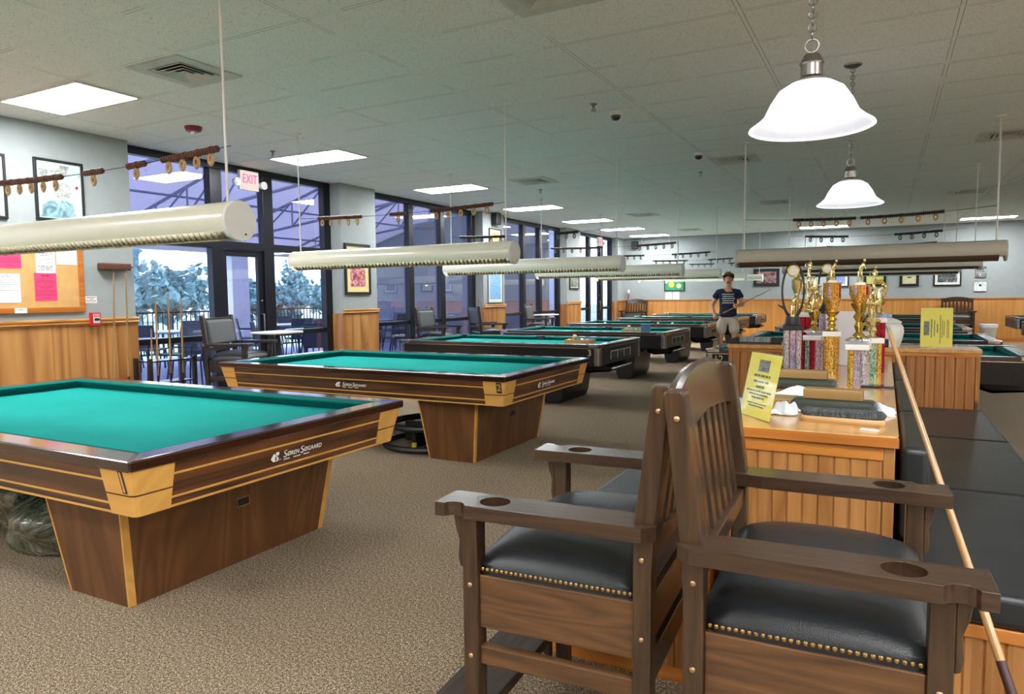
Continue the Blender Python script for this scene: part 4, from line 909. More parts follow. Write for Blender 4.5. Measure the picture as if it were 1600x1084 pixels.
# wall cue holder with two cues, low cue stand with four
t = thing('cue_holder', 'brown wooden wall cue holder beside the cork board', 'cue rack', (XW, 4.76, 1.70), 0)
MB().box(0.0, 0.10, -0.175, 0.155, -0.04, 0.035).build('holder_block', M['rosewood_b'] if 'rosewood_b' in M else M['bead_wood'], t, bev=0.012); MB().tube([(0.05, 0.155, 0.0), (0.05, 0.20, 0.0)], 0.01, 8).build('holder_peg', M['bead_wood'], t, True)
cue((XW + 0.085, 4.645, 0.0), (XW + 0.075, 4.72, 1.655), 'left cue hanging in the brown wall holder', 'cues in the wall holder'); cue((XW + 0.085, 4.815, 0.0), (XW + 0.075, 4.855, 1.655), 'right cue hanging in the brown wall holder', 'cues in the wall holder')
t = thing('cue_stand', 'low black cue stand in front of the left window', 'cue rack', (-7.22, 5.20, 0))
for sx in (-1, 1):
    for sy in (-1, 1): MB().box(sx * 0.12 - 0.02, sx * 0.12 + 0.02, sy * 0.28 - 0.02, sy * 0.28 + 0.02, 0, 0.69).build('post', M['black_wood'], t)
for z in (0.10, 0.40, 0.645): MB().box(-0.12, 0.12, -0.26, 0.26, z, z + 0.015).build('shelf', M['black_gloss'] if z > 0.6 else M['black_wood'], t)
for k, (dy, top) in enumerate([(-0.20, 1.02), (-0.13, 1.36), (0.03, 1.40), (0.19, 1.36)]):
    cue((-7.19, 5.20 + dy, 0.1155), (-7.19 + 0.01, 5.20 + dy + 0.01, top), ['shortest cue, leftmost in the low black stand', 'second cue from the left in the low black stand', 'third cue from the left in the low black stand', 'rightmost cue in the low black stand'][k], 'cues in the low black stand')
cue((-6.72, 12.30, 0.0), (-7.18, 12.15, 1.27), 'pale cue leaning at the pier with the blue poster')

# ------------------------------------------------------------------ things on the counter
def lines(m, w, rows, y, h=0.004, seed=1, cx=0.0):
    # rows of unreadable small print: (height, width) bars broken into word-like dashes, in the x-z plane at y
    rnd = random.Random(seed)
    for z, ww, hh in rows:
        x = cx - ww / 2
        while x < cx + ww / 2:
            l = min(rnd.uniform(1.2, 4.0) * hh * 1.3, cx + ww / 2 - x)
            if l > 0.001: m.box(x, x + l, y - 0.0006, y, z - hh / 2, z + hh / 2)
            x += l + hh * 0.6
def stand_sign(loc, rz, w, h, lean, label, turned):
    t = thing('sign_holder', label, 'sign', loc, rz, 'yellow notices in clear acrylic stands'); t.rotation_euler = (lean, 0, rz)
    MB().box(-w / 2 - 0.003, w / 2 + 0.003, -0.004, -0.002, 0.0, h + 0.004).build('acrylic_front', M['acrylic'], t)
    MB().box(-w / 2 - 0.003, w / 2 + 0.003, 0.001, 0.003, 0.0, h + 0.004).build('acrylic_back', M['acrylic'], t)
    p = MB().box(-w / 2, w / 2, -0.0015, -0.0005, 0.004, h).build('yellow_sheet', M['yellow'], t)
    m = MB(); g = MB()
    if not turned:
        g.box(-w * 0.16, w * 0.18, -0.0022, -0.0016, h * 0.72, h * 0.90)
        lines(m, w, [(h * .655, w * .52, .009), (h * .565, w * .48, .009), (h * .485, w * .26, .009), (h * .415, w * .82, .007), (h * .365, w * .62, .007), (h * .315, w * .42, .007), (h * .225, w * .60, .005), (h * .185, w * .5, .005)], -0.0016, seed=4)
        m.build('small_print', M['ink_olive'], p)
    else:
        g.box(-w * 0.40, -w * 0.22, -0.0022, -0.0016, h * 0.31, h * 0.66)
        rnd = random.Random(9)
        for x, c, ww, hh in ((-.155, .49, .46, .009), (-.065, .49, .40, .007), (.03, .49, .22, .009), (.115, .47, .72, .006), (.175, .48, .46, .006), (.235, .48, .36, .006), (.33, .47, .48, .005), (.375, .47, .44, .005)):
            z = c * h - ww * h / 2
            while z < c * h + ww * h / 2:
                l = rnd.uniform(0.006, 0.016); m.box(x * w - hh / 2, x * w + hh / 2, -0.0022, -0.0016, z, min(z + l, c * h + ww * h / 2)); z += l + 0.003
        m.build('small_print', M['ink_olive'], p)
    g.build('printed_picture', blotch('notice picture', [srgb(60, 70, 60), srgb(110, 116, 100), srgb(160, 166, 150)], 60), p)
stand_sign((-0.44, 2.84, CZ), R(-52), 0.225, 0.255, R(-12), 'yellow notice tilted in a clear stand at the near end of the counter', False)
stand_sign((0.345, 6.06, KZ), R(0), 0.205, 0.295, R(-4), 'yellow notice turned on its side, upright on the cross cabinet', True)
def brush(loc, rz, label, flip=False, L=0.30, W_=0.062):
    t = thing('table_brush', label, 'table brush', loc, rz, 'table brushes on the counter')
    def stad(l, w_, z): return [(l / 2 * (1 if math.cos(a) > 0 else -1) - (w_ / 2 if math.cos(a) > 0 else -w_ / 2) + w_ / 2 * math.cos(a), w_ / 2 * math.sin(a), z) for a in [2 * PI * (k + 0.5) / 24 for k in range(24)]]
    MB().sweep([stad(L, W_, 0.0), stad(L + 0.006, W_ + 0.006, 0.006), stad(L + 0.006, W_ + 0.006, 0.018), stad(L, W_, 0.024)]).build('brush_back', M['pale_wood'], t, True, sharp=30)
    bm = MB(); rings = []
    for k, (z, e) in enumerate(((0.024, -0.012), (0.030, 0.004), (0.040, 0.008), (0.048, 0.0), (0.052, -0.02))):
        rnd = random.Random(k); rings.append([(x + rnd.uniform(-.003, .003), y + rnd.uniform(-.003, .003), z + rnd.uniform(-.002, .002)) for x, y, _ in stad(L + e, W_ + e, z)])
    bm.sweep(rings); bm.build('bristles', M['brush_hair'], t)
    return t
brush((-0.13, 2.86, CZ), R(-4), 'grey bristled table brush lying upside down at the near end of the counter', L=0.285)
def iron_pad(loc, rz, label, L=0.31, W_=0.12, top=0.225):
    t = thing('cloth_block', label, 'cloth block', loc, rz, 'cloth irons with wooden blocks on the counter')
    MB().box(-L / 2, L / 2, -W_ / 2, W_ / 2, 0.0, 0.052).build('dark_case', M['dark_green'], t, bev=0.02, seg=4)
    MB().box(-top / 2, top / 2, -0.035, 0.035, 0.053, 0.095).build('wooden_block', M['block_wood'], t, bev=0.004)
iron_pad((-0.175, 3.12, CZ), R(-3), 'dark green case with a wooden block on top, right behind the near brush', 0.315, 0.12, 0.22)
iron_pad((-0.375, 3.82, CZ), R(-2), 'dark green case with a wooden block on top, farther one before the trophies', 0.35, 0.12, 0.27)
def crumple(name, loc, sx, sy, sz, seed, label, mat, rz=0.0, cat='towel'):
    rnd = random.Random(seed); bm = bmesh.new(); n = 18; g = []
    ph = [(rnd.uniform(2, 9), rnd.uniform(2, 9), rnd.uniform(0, 6)) for _ in range(7)]
    for i in range(n + 1):
        row = []
        for j in range(n + 1):
            u, v = i / n * 2 - 1, j / n * 2 - 1; env = max(0, (1 - u * u) * (1 - v * v)) ** 0.5
            z = env * (0.55 + 0.45 * sum(math.sin(a * u + b * v + c) for a, b, c in ph) / 3.0); row.append(bm.verts.new((sx * u * (1 + 0.08 * math.sin(5 * v + seed)), sy * v * (1 + 0.08 * math.sin(4 * u)), 0.006 + sz * max(0.0, z))))
        g.append(row)
    for i in range(n):
        for j in range(n): bm.faces.new([g[i][j], g[i + 1][j], g[i + 1][j + 1], g[i][j + 1]])
    b = MB(); b.bm.free(); b.bm = bm; o = b.build(name, mat, None, True, loc=loc, rot=(0, 0, rz)); s = o.modifiers.new('thick', 'SOLIDIFY'); s.thickness = 0.005; s.offset = -1
    tag(o, label, cat); return o
crumple('towel', (-0.28, 3.36, CZ), 0.17, 0.075, 0.075, 3, 'crumpled white towel between the two dark green cases', M['cloth_white'])
crumple('towel', (0.0, 3.16, CZ), 0.05, 0.10, 0.03, 8, 'white rag at the right end of the nearer dark green case', M['cloth_white'], cat='rag')
crumple('towel', (-0.345, 3.02, CZ), 0.05, 0.08, 0.05, 11, 'white rag tucked behind the tilted yellow notice', M['cloth_white'], cat='rag')
o = MB().box(-0.11, 0.11, -0.07, 0.07, 0, 0.035).build('flat_box', M['block_wood'], None, bev=0.004, loc=(-0.43, 3.24, CZ), rot=(0, 0, R(4))); tag(o, 'flat wooden box on the counter behind the tilted yellow notice', 'box')
t = thing('small_bottle', 'small white bottle lying at the left edge of the counter', 'bottle', (-0.50, 3.04, CZ + 0.024))
MB().lathe([(0, -0.05), (0.022, -0.05), (0.024, -0.045), (0.024, 0.02), (0.012, 0.035), (0.012, 0.05), (0, 0.05)], n=16, axis='x', caps=False).build('bottle_body', M['white'], t, True); MB().lathe([(0.0243, -0.03), (0.0246, -0.028), (0.0246, 0.0), (0.0243, 0.002)], n=16, axis='x', caps=False).build('bottle_label', M['blue_plastic'], t, True)
t = thing('phone', 'dark flat phone on the counter under the right trophy', 'phone', (-0.02, 4.0, CZ), R(-6)); MB().box(-0.075, 0.075, -0.04, 0.04, 0, 0.011).build('phone_body', M['black'], t, bev=0.004); MB().box(-0.07, 0.07, -0.036, 0.036, 0.011, 0.0117).build('screen', M['black_gloss'], t)
t = thing('paper_scrap', 'torn white label scrap on the near edge of the counter', 'paper', (-0.035, 2.755, CZ), R(-12)); MB().prism([(-0.03, -0.014), (0.026, -0.018), (0.034, 0.004), (0.01, 0.016), (-0.028, 0.012)], 'z', 0.0005, 0.003).build('scrap', M['paper'], t); MB().box(-0.012, 0.012, -0.006, 0.002, 0.003, 0.0034).build('scrap_print', M['ink_grey'], t)
t = thing('card_stand', 'blank white card standing behind the left trophies', 'card', (-0.235, 5.1, CZ), R(0)); MB().prism([(-0.002, 0.003), (0.002, 0.003), (-0.035, 0.36), (-0.039, 0.36)][::-1], 'x', -0.105, 0.105).build('card_sheet', M['paper'], t); MB().prism([(0.09, 0.002), (0.094, 0.002), (-0.03, 0.36), (-0.036, 0.36)], 'x', -0.10, 0.10).build('card_back', M['paper'], t)
# urn, block and comb on the cross cabinet
t = thing('urn', 'white ceramic urn with a lid and a blue knob on the cross cabinet', 'urn', (0.01, 6.16, KZ))
MB().lathe([(0, 0), (0.10, 0), (0.118, 0.05), (0.128, 0.11), (0.122, 0.15), (0.105, 0.172), (0.092, 0.175), (0, 0.175)], n=32, caps=False).build('urn_body', M['white'], t, True); MB().lathe([(0, 0.176), (0.11, 0.176), (0.112, 0.186), (0.09, 0.20), (0.05, 0.215), (0, 0.218)], n=32, caps=False).build('urn_lid', M['white'], t, True); MB().lathe([(0, 0.216), (0.04, 0.216), (0.045, 0.225), (0.04, 0.245), (0, 0.248)], n=20, caps=False).build('lid_knob', M['blue_plastic'], t, True)
o = MB().box(-0.045, 0.045, -0.03, 0.03, 0, 0.06).build('small_box', M['black'], None, bev=0.004, loc=(-0.01, 6.0, KZ)); tag(o, 'small black box at the foot of the white urn', 'box')
def comb_hair():
    n = N('pale grey bristles'); v = n.coord((120, 8, 8)); f = n.noise(v, 1.0, 3, 0.7); n.set(Base_Color=n.ramp(f, [(0.35, srgb(96, 104, 106)), (0.65, srgb(160, 168, 168))]), Roughness=0.8); return n.m
M['comb_hair'] = comb_hair()
t = thing('bristle_comb', 'grey bristled comb with black ends on the left of the cross cabinet', 'table brush', (-0.94, 6.10, KZ), R(0))
MB().box(-0.125, 0.125, -0.03, 0.03, 0.012, 0.052).build('bristles', M['comb_hair'], t, bev=0.004); MB().box(-0.125, 0.125, -0.032, 0.032, 0.0, 0.012).build('comb_base', M['black'], t)
for s in (-1, 1): MB().prism([(s * 0.125, 0.0), (s * 0.125, 0.05), (s * 0.15, 0.055), (s * 0.205, 0.03), (s * 0.205, 0.0)], 'y', -0.034, 0.034).build('end_block', M['black'], t, bev=0.005)
o = MB().box(-0.05, 0.05, -0.03, 0.03, 0, 0.03).build('charger', M['black'], None, bev=0.004, loc=(-0.215, 6.1, KZ)); tag(o, 'small black block on the cross cabinet behind the white card', 'box')

# ------------------------------------------------------------------ trophies
def figure(m, z, s, lean=0.3, arm=True):
    # a small player figure: plinth, legs, leaning torso, head and a reaching arm
    m.lathe([(0, z), (0.024 * s, z), (0.02 * s, z + 0.012 * s), (0.0, z + 0.014 * s)], n=12, caps=False)
    h = z + 0.012 * s
    for q in (-1, 1): m.tube([(q * 0.012 * s, 0.006 * q * s, h), (q * 0.011 * s, -0.004 * s, h + 0.035 * s), (q * 0.006 * s, 0.004 * s, h + 0.072 * s)], [0.006 * s, 0.0075 * s, 0.009 * s], 7)
    m.tube([(0, 0.004 * s, h + 0.066 * s), (lean * 0.02 * s, 0, h + 0.095 * s), (lean * 0.05 * s, 0, h + 0.125 * s), (lean * 0.06 * s, 0, h + 0.14 * s)], [0.012 * s, 0.013 * s, 0.016 * s, 0.006 * s], 8)
    m.ball((lean * 0.08 * s, 0, h + 0.155 * s), 0.012 * s, 9, (0.9, 0.9, 1.15))
    if arm:
        m.tube([(lean * 0.05 * s, 0.014 * s, h + 0.127 * s), (-0.01 * s, 0.02 * s, h + 0.10 * s), (0.016 * s, 0.012 * s, h + 0.082 * s)], [0.005 * s, 0.0045 * s, 0.004 * s], 6)
        m.tube([(lean * 0.05 * s, -0.014 * s, h + 0.127 * s), (0.03 * s, -0.02 * s, h + 0.11 * s), (0.034 * s, -0.008 * s, h + 0.088 * s)], [0.005 * s, 0.0045 * s, 0.004 * s], 6)
        m.tube([(-0.028 * s, 0.012 * s, h + 0.055 * s), (0.05 * s, -0.004 * s, h + 0.125 * s)], 0.0025 * s, 5)
TG = 'column trophies on the counter'
def trophy(loc, rz, label, z0, cols, plate, upper, side=0.05, hs=(0.1, 0.1, 0.13), fs=1.0):
    # z0: height of the columns; hs: heights of the pieces above the plate
    t = thing('trophy', label, 'trophy', loc, rz, TG); k = 0
    for x in (-1, 1):
        for y in (-1, 1):
            mc = cols[k % len(cols)]; k += 1
            MB().lathe([(0, 0), (0.017, 0), (0.017, z0), (0, z0)], (x * (side - 0.016), y * (side - 0.016), 0), 14, caps=False).build('column', M[mc], t, True)
    MB().box(-0.014, 0.014, -side + 0.004, side - 0.004, 0.0, z0).build('column', M[cols[-1]], t)
    MB().box(-side - plate, side + plate, -side - plate, side + plate, z0, z0 + 0.03).build('top_plate', M['marble'] if plate > 0.004 else M['black'], t, bev=0.004)
    z = z0 + 0.03; A, B, H = hs
    if upper == 'hoop':       # black riser and a tall black oval frame around a gold figure, medal at its head
        MB().lathe([(0, z), (0.05, z), (0.044, z + 0.008), (0.038, z + A), (0, z + A)], n=20, caps=False).build('black_riser', M['black'], t, True); z += A
        m = MB(); q = B / 2; m.ring((0, 0, z + q - 0.005), q / 2.6, 0.0055, 'y', 30, 6, 2.6); m.build('oval_frame', M['black'], t, True)
        zm = z + B * 0.86
        m = MB(); m.ring((0.0, -0.006, zm), 0.03, 0.006, 'y', 20, 6); MB().lathe([(0, -0.010), (0.027, -0.010), (0.027, -0.002), (0, -0.002)], (0.0, 0, zm), 20, 'y', caps=False).build('medal', M['white'], t, True); m.build('medal_rim', M['gold'], t, True)
        m = MB(); figure(m, z, fs, 0.3); m.lathe([(0.010, z + 0.004), (0.012, z + B * .4), (0.028, z + B * .55), (0.03, z + B * .68), (0.012, z + B * .74), (0.008, z + B * .8)], (0.022, 0.02, 0), 10); m.build('player_figure', M['pale_gold'], t, True)
        MB().prism([(-0.05, z + 0.06), (-0.085, z + 0.072), (-0.08, z + 0.062), (-0.05, z + 0.04)], 'y', -0.006, 0.006).build('frame_spike', M['black'], t)
        return t
    if upper in ('star', 'starcup'):
        m = MB(); n = 14; rr = lambda k, r: r * (1.0 if k % 2 else 0.62)
        m.sweep([[(rr(k, r_) * math.cos(2 * PI * k / n), rr(k, r_) * math.sin(2 * PI * k / n), z + zz) for k in range(n)] for r_, zz in ((0.03, 0), (0.066, 0.018), (0.06, 0.026), (0.035, 0.036))]); m.build('star_riser', M['silver'], t); z += 0.036
    if upper in ('cup', 'starcup'):      # gold stem, foil cup, marble disc, figure
        MB().lathe([(0, z), (0.034, z), (0.03, z + 0.06 * A), (0.014, z + 0.15 * A), (0.024, z + 0.33 * A), (0.014, z + 0.45 * A), (0.030, z + 0.6 * A), (0.016, z + 0.72 * A), (0.036, z + 0.9 * A), (0.042, z + A), (0, z + A)], n=20, caps=False).build('cup_stem', M['gold'], t, True); z += A
        MB().lathe([(0, z), (0.030, z), (0.045, z + B * .4), (0.047, z + B * .45), (0.047, z + B * .94), (0.051, z + B * .95), (0.051, z + B), (0, z + B)], n=22, caps=False).build('foil_cup', M['col_orange'], t, True)
        for q in range(5): MB().box(-0.006, 0.006, 0.046, 0.0485, B * .46, B * .94).build('foil_strip', M[['col_lilac', 'col_red', 'col_gold'][q % 3]], t, loc=(0, 0, z), rot=(0, 0, q * 2 * PI / 5 + PI * 0.9))
        z += B
        MB().lathe([(0, z), (0.028, z), (0.024, z + 0.014), (0, z + 0.014)], n=16, caps=False).build('figure_base', M['marble'], t, True)
        m = MB(); figure(m, z + 0.013, fs, 0.35); m.build('player_figure', M['pale_gold'], t, True)
    elif upper == 'star':     # cup with a figure
        MB().lathe([(0, z), (0.026, z), (0.012, z + 0.02), (0.02, z + 0.3 * A), (0.012, z + 0.5 * A), (0.03, z + 0.8 * A), (0.036, z + A), (0.032, z + A + 0.004), (0, z + A + 0.004)], n=18, caps=False).build('cup_stem', M['gold'], t, True); z += A
        m = MB(); figure(m, z, fs, 0.35); m.build('player_figure', M['pale_gold'], t, True)
        m = MB(); m.ring((0, 0.016, z + 0.07), 0.034, 0.007, 'y', 18, 6, 1.5); m.build('gold_wreath', M['gold'], t, True)
    elif upper == 'tier':     # figures in tiers with wings
        MB().lathe([(0, z), (0.03, z), (0.014, z + 0.02), (0.022, z + 0.4 * A), (0.014, z + 0.6 * A), (0.04, z + 0.9 * A), (0.04, z + A), (0, z + A)], n=18, caps=False).build('cup_stem', M['pale_gold'], t, True); z += A
        for a in range(3):
            mm = MB(); figure(mm, z + B * a, fs, 0.4 - 0.3 * a); mm.build('player_figure', M['pale_gold'], t, True, rot=(0, 0, a * 2.0))
            MB().lathe([(0, z + B * a), (0.035, z + B * a), (0.035, z + B * a + 0.006), (0, z + B * a + 0.006)], n=14, caps=False).build('tier_plate', M['pale_gold'], t, True)
        for a in (-1, 1): MB().lathe([(0, z + 0.04), (0.012, z + 0.04), (0.02, z + B + 0.02), (0.004, z + 2 * B), (0, z + 2 * B)], (a * 0.03, 0.02, 0), 10, caps=False).build('wing', M['pale_gold'], t, True)
    return t
trophy((-0.475, 4.42, CZ), R(10), 'trophy with a tall black oval frame on a black riser, leftmost at the front', 0.265, ['col_silver', 'col_gold', 'col_silver', 'col_lilac', 'col_lilac'], 0.003, 'hoop', 0.048, (0.05, 0.31, 0), 0.75)
trophy((-0.425, 4.82, CZ), R(5), 'trophy with dark red columns and pale gold tiers, behind the front black oval one', 0.33, ['col_red', 'col_red', 'col_silver', 'col_red', 'col_red'], 0.010, 'tier', 0.048, (0.07, 0.075, 0), 0.65)
trophy((-0.368, 4.57, CZ), R(-8), 'trophy with silver starburst riser on a white plate, middle of the left group', 0.20, ['col_green', 'col_silver', 'col_lilac', 'col_silver', 'col_red'], 0.010, 'star', 0.044, (0.10, 0, 0), 0.95)
trophy((-0.268, 4.46, CZ), R(6), 'trophy with orange columns and an orange foil cup, rightmost of the left group', 0.23, ['col_orange', 'col_gold', 'col_orange', 'col_orange', 'col_gold'], 0.010, 'cup', 0.040, (0.115, 0.165, 0), 0.66)
trophy((-0.35, 5.25, CZ), R(0), 'trophy with a second black oval frame, at the back of the left group', 0.34, ['col_lilac', 'col_silver', 'col_lilac', 'col_silver', 'col_lilac'], 0.003, 'hoop', 0.042, (0.04, 0.27, 0), 0.6)
trophy((-0.515, 5.05, CZ), R(0), 'trophy with purple columns, half hidden at the far left of the group', 0.20, ['col_lilac', 'col_blue', 'col_lilac', 'col_blue', 'col_lilac'], 0.008, 'star', 0.036, (0.05, 0, 0), 0.5)
trophy((-0.115, 4.08, CZ), R(-5), 'trophy with starburst riser and tallest player figure, front of the right group', 0.185, ['col_gold', 'col_gold', 'col_silver', 'col_silver', 'col_lilac'], 0.012, 'starcup', 0.045, (0.175, 0.095, 0), 0.68)
trophy((-0.055, 4.40, CZ), R(15), 'trophy with tiers of pale gold figures, right behind the front right one', 0.20, ['col_green', 'col_silver', 'col_gold', 'col_silver', 'col_green'], 0.008, 'tier', 0.042, (0.10, 0.085, 0), 0.72)
trophy((-0.03, 4.76, CZ), R(0), 'trophy with dark red columns and a white plate, back of the right group', 0.30, ['col_red', 'col_silver', 'col_red', 'col_red', 'col_red'], 0.008, 'star', 0.038, (0.06, 0, 0), 0.6)
trophy((-0.085, 5.10, CZ), R(0), 'trophy with blue foil columns, half hidden behind the right group', 0.20, ['col_blue', 'col_silver', 'col_blue', 'col_silver', 'col_blue'], 0.008, 'tier', 0.036, (0.05, 0.06, 0), 0.5)

# ------------------------------------------------------------------ the player
def skin_mesh(name, verts, edges, radii, mat, parent, levels=2, root=0, loc=None):
    me = D.meshes.new(name); me.from_pydata([Vector(v) for v in verts], edges, []); o = D.objects.new(name, me); COL.objects.link(o); me.materials.append(mat)
    if parent: o.parent = parent
    mod = o.modifiers.new('skin', 'SKIN'); mod.use_smooth_shade = True
    for i, r in enumerate(radii):
        sv = me.skin_vertices[0].data[i]; sv.radius = r if isinstance(r, tuple) else (r, r); sv.use_root = (i == root)
    s = o.modifiers.new('sub', 'SUBSURF'); s.levels = levels; s.render_levels = levels
    C.view_layer.update(); m2 = D.meshes.new_from_object(o.evaluated_get(C.evaluated_depsgraph_get())); o.modifiers.clear(); o.data = m2; m2.name = name
    m2.polygons.foreach_set('use_smooth', [True] * len(m2.polygons))
    return o
def player(loc, rz):
    t = thing('person', 'person in navy T-shirt and pale shorts holding a cue across the body', 'person', loc, rz)
    # local frame: facing -y, left hand side of the picture is -x (the person's right)
    P = {'pelvis': (0, 0, 0.90), 'waist': (0, 0.0, 1.03), 'chest': (0, 0.005, 1.22), 'sh': (0, 0.015, 1.38), 'neck': (0, 0.005, 1.455), 'skull': (0.0, -0.008, 1.53), 'head': (0.0, -0.012, 1.60), 'crown': (0.0, 0.0, 1.655),
         'hipR': (-0.10, 0.0, 0.86), 'kneeR': (-0.125, -0.03, 0.47), 'calfR': (-0.13, 0.01, 0.33), 'ankR': (-0.13, 0.02, 0.09), 'toeR': (-0.15, -0.14, 0.035),
         'hipL': (0.10, 0.0, 0.86), 'kneeL': (0.125, -0.07, 0.48), 'calfL': (0.145, 0.0, 0.34), 'ankL': (0.15, 0.05, 0.09), 'toeL': (0.18, -0.10, 0.035),
         'shR': (-0.17, 0.015, 1.35), 'elR': (-0.295, 0.02, 1.105), 'wrR': (-0.235, -0.17, 0.92), 'hdR': (-0.215, -0.235, 0.89),
         'shL': (0.17, 0.015, 1.35), 'elL': (0.265, -0.03, 1.11), 'wrL': (0.185, -0.225, 1.115), 'hdL': (0.135, -0.275, 1.13)}
    rad = {'pelvis': (.128, .09), 'waist': (.125, .09), 'chest': (.155, .105), 'sh': (.12, .075), 'neck': .05, 'skull': (.064, .068), 'head': (.072, .088), 'crown': (.05, .06), 'hipR': .078, 'kneeR': .052, 'calfR': .052, 'ankR': .034, 'toeR': .032, 'hipL': .078, 'kneeL': .052, 'calfL': .052, 'ankL': .034, 'toeL': .032,
           'shR': .055, 'elR': .042, 'wrR': .029, 'hdR': (.036, .022), 'shL': .055, 'elL': .042, 'wrL': .029, 'hdL': (.036, .022)}
    ks = list(P); E = [('pelvis', 'waist'), ('waist', 'chest'), ('chest', 'sh'), ('sh', 'neck'), ('neck', 'skull'), ('skull', 'head'), ('head', 'crown'), ('pelvis', 'hipR'), ('hipR', 'kneeR'), ('kneeR', 'calfR'), ('calfR', 'ankR'), ('ankR', 'toeR'), ('pelvis', 'hipL'), ('hipL', 'kneeL'), ('kneeL', 'calfL'), ('calfL', 'ankL'), ('ankL', 'toeL'), ('sh', 'shR'), ('shR', 'elR'), ('elR', 'wrR'), ('wrR', 'hdR'), ('sh', 'shL'), ('shL', 'elL'), ('elL', 'wrL'), ('wrL', 'hdL')]
    V = [P[k] for k in ks]; RR = [rad[k] for k in ks]; EE = [(ks.index(a), ks.index(b)) for a, b in E]
    # fingers curl round the cue: each a short chain rooted in the palm
    A, B = Vector((-0.31, -0.27, 0.845)), Vector((0.62, -0.34, 1.335)); cd_ = (B - A).normalized()
    for hd, sgn in (('hdR', 1), ('hdL', 1)):
        h = Vector(P[hd]); q = A + cd_ * (h - A).dot(cd_)      # nearest point on the cue
        out = (q - h).normalized() if (q - h).length > 1e-3 else Vector((0, -1, 0)); perp = cd_.cross(out).normalized()
        for f in range(4):
            off = cd_ * (-0.026 + 0.018 * f); ln = (0.9, 1.05, 1.0, 0.8)[f]
            pts = [h + off * 0.8 + perp * 0.012, q + off + perp * 0.026 * ln, q + off + out * 0.024 * ln + perp * 0.008, q + off + out * 0.012 - perp * 0.020]
            b0 = len(V); V += [tuple(p) for p in pts]; RR += [.0105, .0095, .009, .0075]; EE += [(ks.index(hd), b0)] + [(b0 + i, b0 + i + 1) for i in range(3)]
        pts = [h - cd_ * 0.034 - perp * 0.014, q - cd_ * 0.028 - perp * 0.026, q - cd_ * 0.008 + out * 0.02 - perp * 0.016]; b0 = len(V); V += [tuple(p) for p in pts]; RR += [.012, .0105, .009]; EE += [(ks.index(hd), b0), (b0, b0 + 1), (b0 + 1, b0 + 2)]
    body = skin_mesh('body', V, EE, RR, M['skin'], t, 2)
    # face
    MB().sweep([[(0.0 + w_ * c, y, z + 0.0) for c in (-1, 0, 1)] + [(0, y - d, z)] for w_, y, z, d in ((0.006, -0.088, 1.625, 0.004), (0.012, -0.09, 1.60, 0.016), (0.016, -0.09, 1.582, 0.024), (0.01, -0.088, 1.574, 0.012))]).build('nose', M['skin'], t, True)
    for s in (-1, 1):
        MB().ball((s * 0.030, -0.086, 1.612), 0.008, 10, (1.1, 0.6, 0.7)).build('eye', M['eye'], t, True); MB().tube([(s * 0.016, -0.094, 1.632), (s * 0.032, -0.093, 1.638), (s * 0.048, -0.082, 1.632)], 0.003, 6).build('eyebrow', M['hair'], t, True)
        MB().ball((s * 0.078, 0.0, 1.60), 0.026, 10, (0.35, 0.7, 1.1)).build('ear', M['skin'], t, True)
    MB().tube([(-0.024, -0.080, 1.552), (0, -0.087, 1.549), (0.024, -0.080, 1.552)], 0.0055, 6).build('mouth', M['lip'], t, True)
    bm = bmesh.new(); bmesh.ops.create_icosphere(bm, subdivisions=4, radius=1.0); rnd = random.Random(5)
    for v in list(bm.verts):
        p = v.co; k = 1.03 + 0.08 * math.sin(13 * p.x + 5 * p.z) + 0.07 * math.sin(15 * p.y + 9 * p.x) + rnd.uniform(-.03, .03); v.co = Vector((p.x * 0.096 * k, p.y * 0.108 * k + 0.012, p.z * 0.105 * k + 1.628))
    bmesh.ops.delete(bm, geom=[v for v in bm.verts if (v.co.y < -0.015 and v.co.z < 1.668) or v.co.z < 1.565], context='VERTS')
    b = MB(); b.bm.free(); b.bm = bm; hr = b.build('hair', M['hair'], t, True); so = hr.modifiers.new('thick', 'SOLIDIFY'); so.thickness = 0.012
    # beard shadow is left to the hair colour of a thin chin patch
    MB().ball((0, -0.055, 1.528), 0.045, 12, (1.0, 0.75, 0.45)).build('beard', M['beard'], t, True)
    # clothes follow the body
    ts = {'z': (0, 0, 0.86), 'a': (0, 0, 0.95), 'b': (0, 0, 1.06), 'c': (0, 0.004, 1.22), 'd': (0, 0.014, 1.375), 'e': (0, 0.008, 1.43), 'r': (-0.168, 0.015, 1.352), 'r2': (-0.252, 0.017, 1.225), 'l': (0.168, 0.015, 1.352), 'l2': (0.238, -0.008, 1.225)}
    k2 = list(ts); skin_mesh('t_shirt', [ts[k] for k in k2], [(k2.index(a), k2.index(b)) for a, b in (('z', 'a'), ('a', 'b'), ('b', 'c'), ('c', 'd'), ('d', 'e'), ('d', 'r'), ('r', 'r2'), ('d', 'l'), ('l', 'l2'))], [(.178, .132), (.175, .13), (.165, .12), (.178, .125), (.115, .085), (.066, .06), .072, .072, .072, .072], M['navy'], t, 2)
    sh = {'a': (0, 0, 0.955), 'b': (0, 0, 0.885), 'r': (-0.102, 0, 0.83), 'r2': (-0.118, -0.018, 0.70), 'r3': (-0.124, -0.028, 0.545), 'l': (0.102, 0, 0.83), 'l2': (0.116, -0.035, 0.70), 'l3': (0.124, -0.062, 0.55)}
    k3 = list(sh); skin_mesh('shorts', [sh[k] for k in k3], [(k3.index(a), k3.index(b)) for a, b in (('a', 'b'), ('b', 'r'), ('r', 'r2'), ('r2', 'r3'), ('b', 'l'), ('l', 'l2'), ('l2', 'l3'))], [(.16, .118), (.168, .125), .112, .106, .105, .112, .106, .105], M['khaki'], t, 2, root=1)
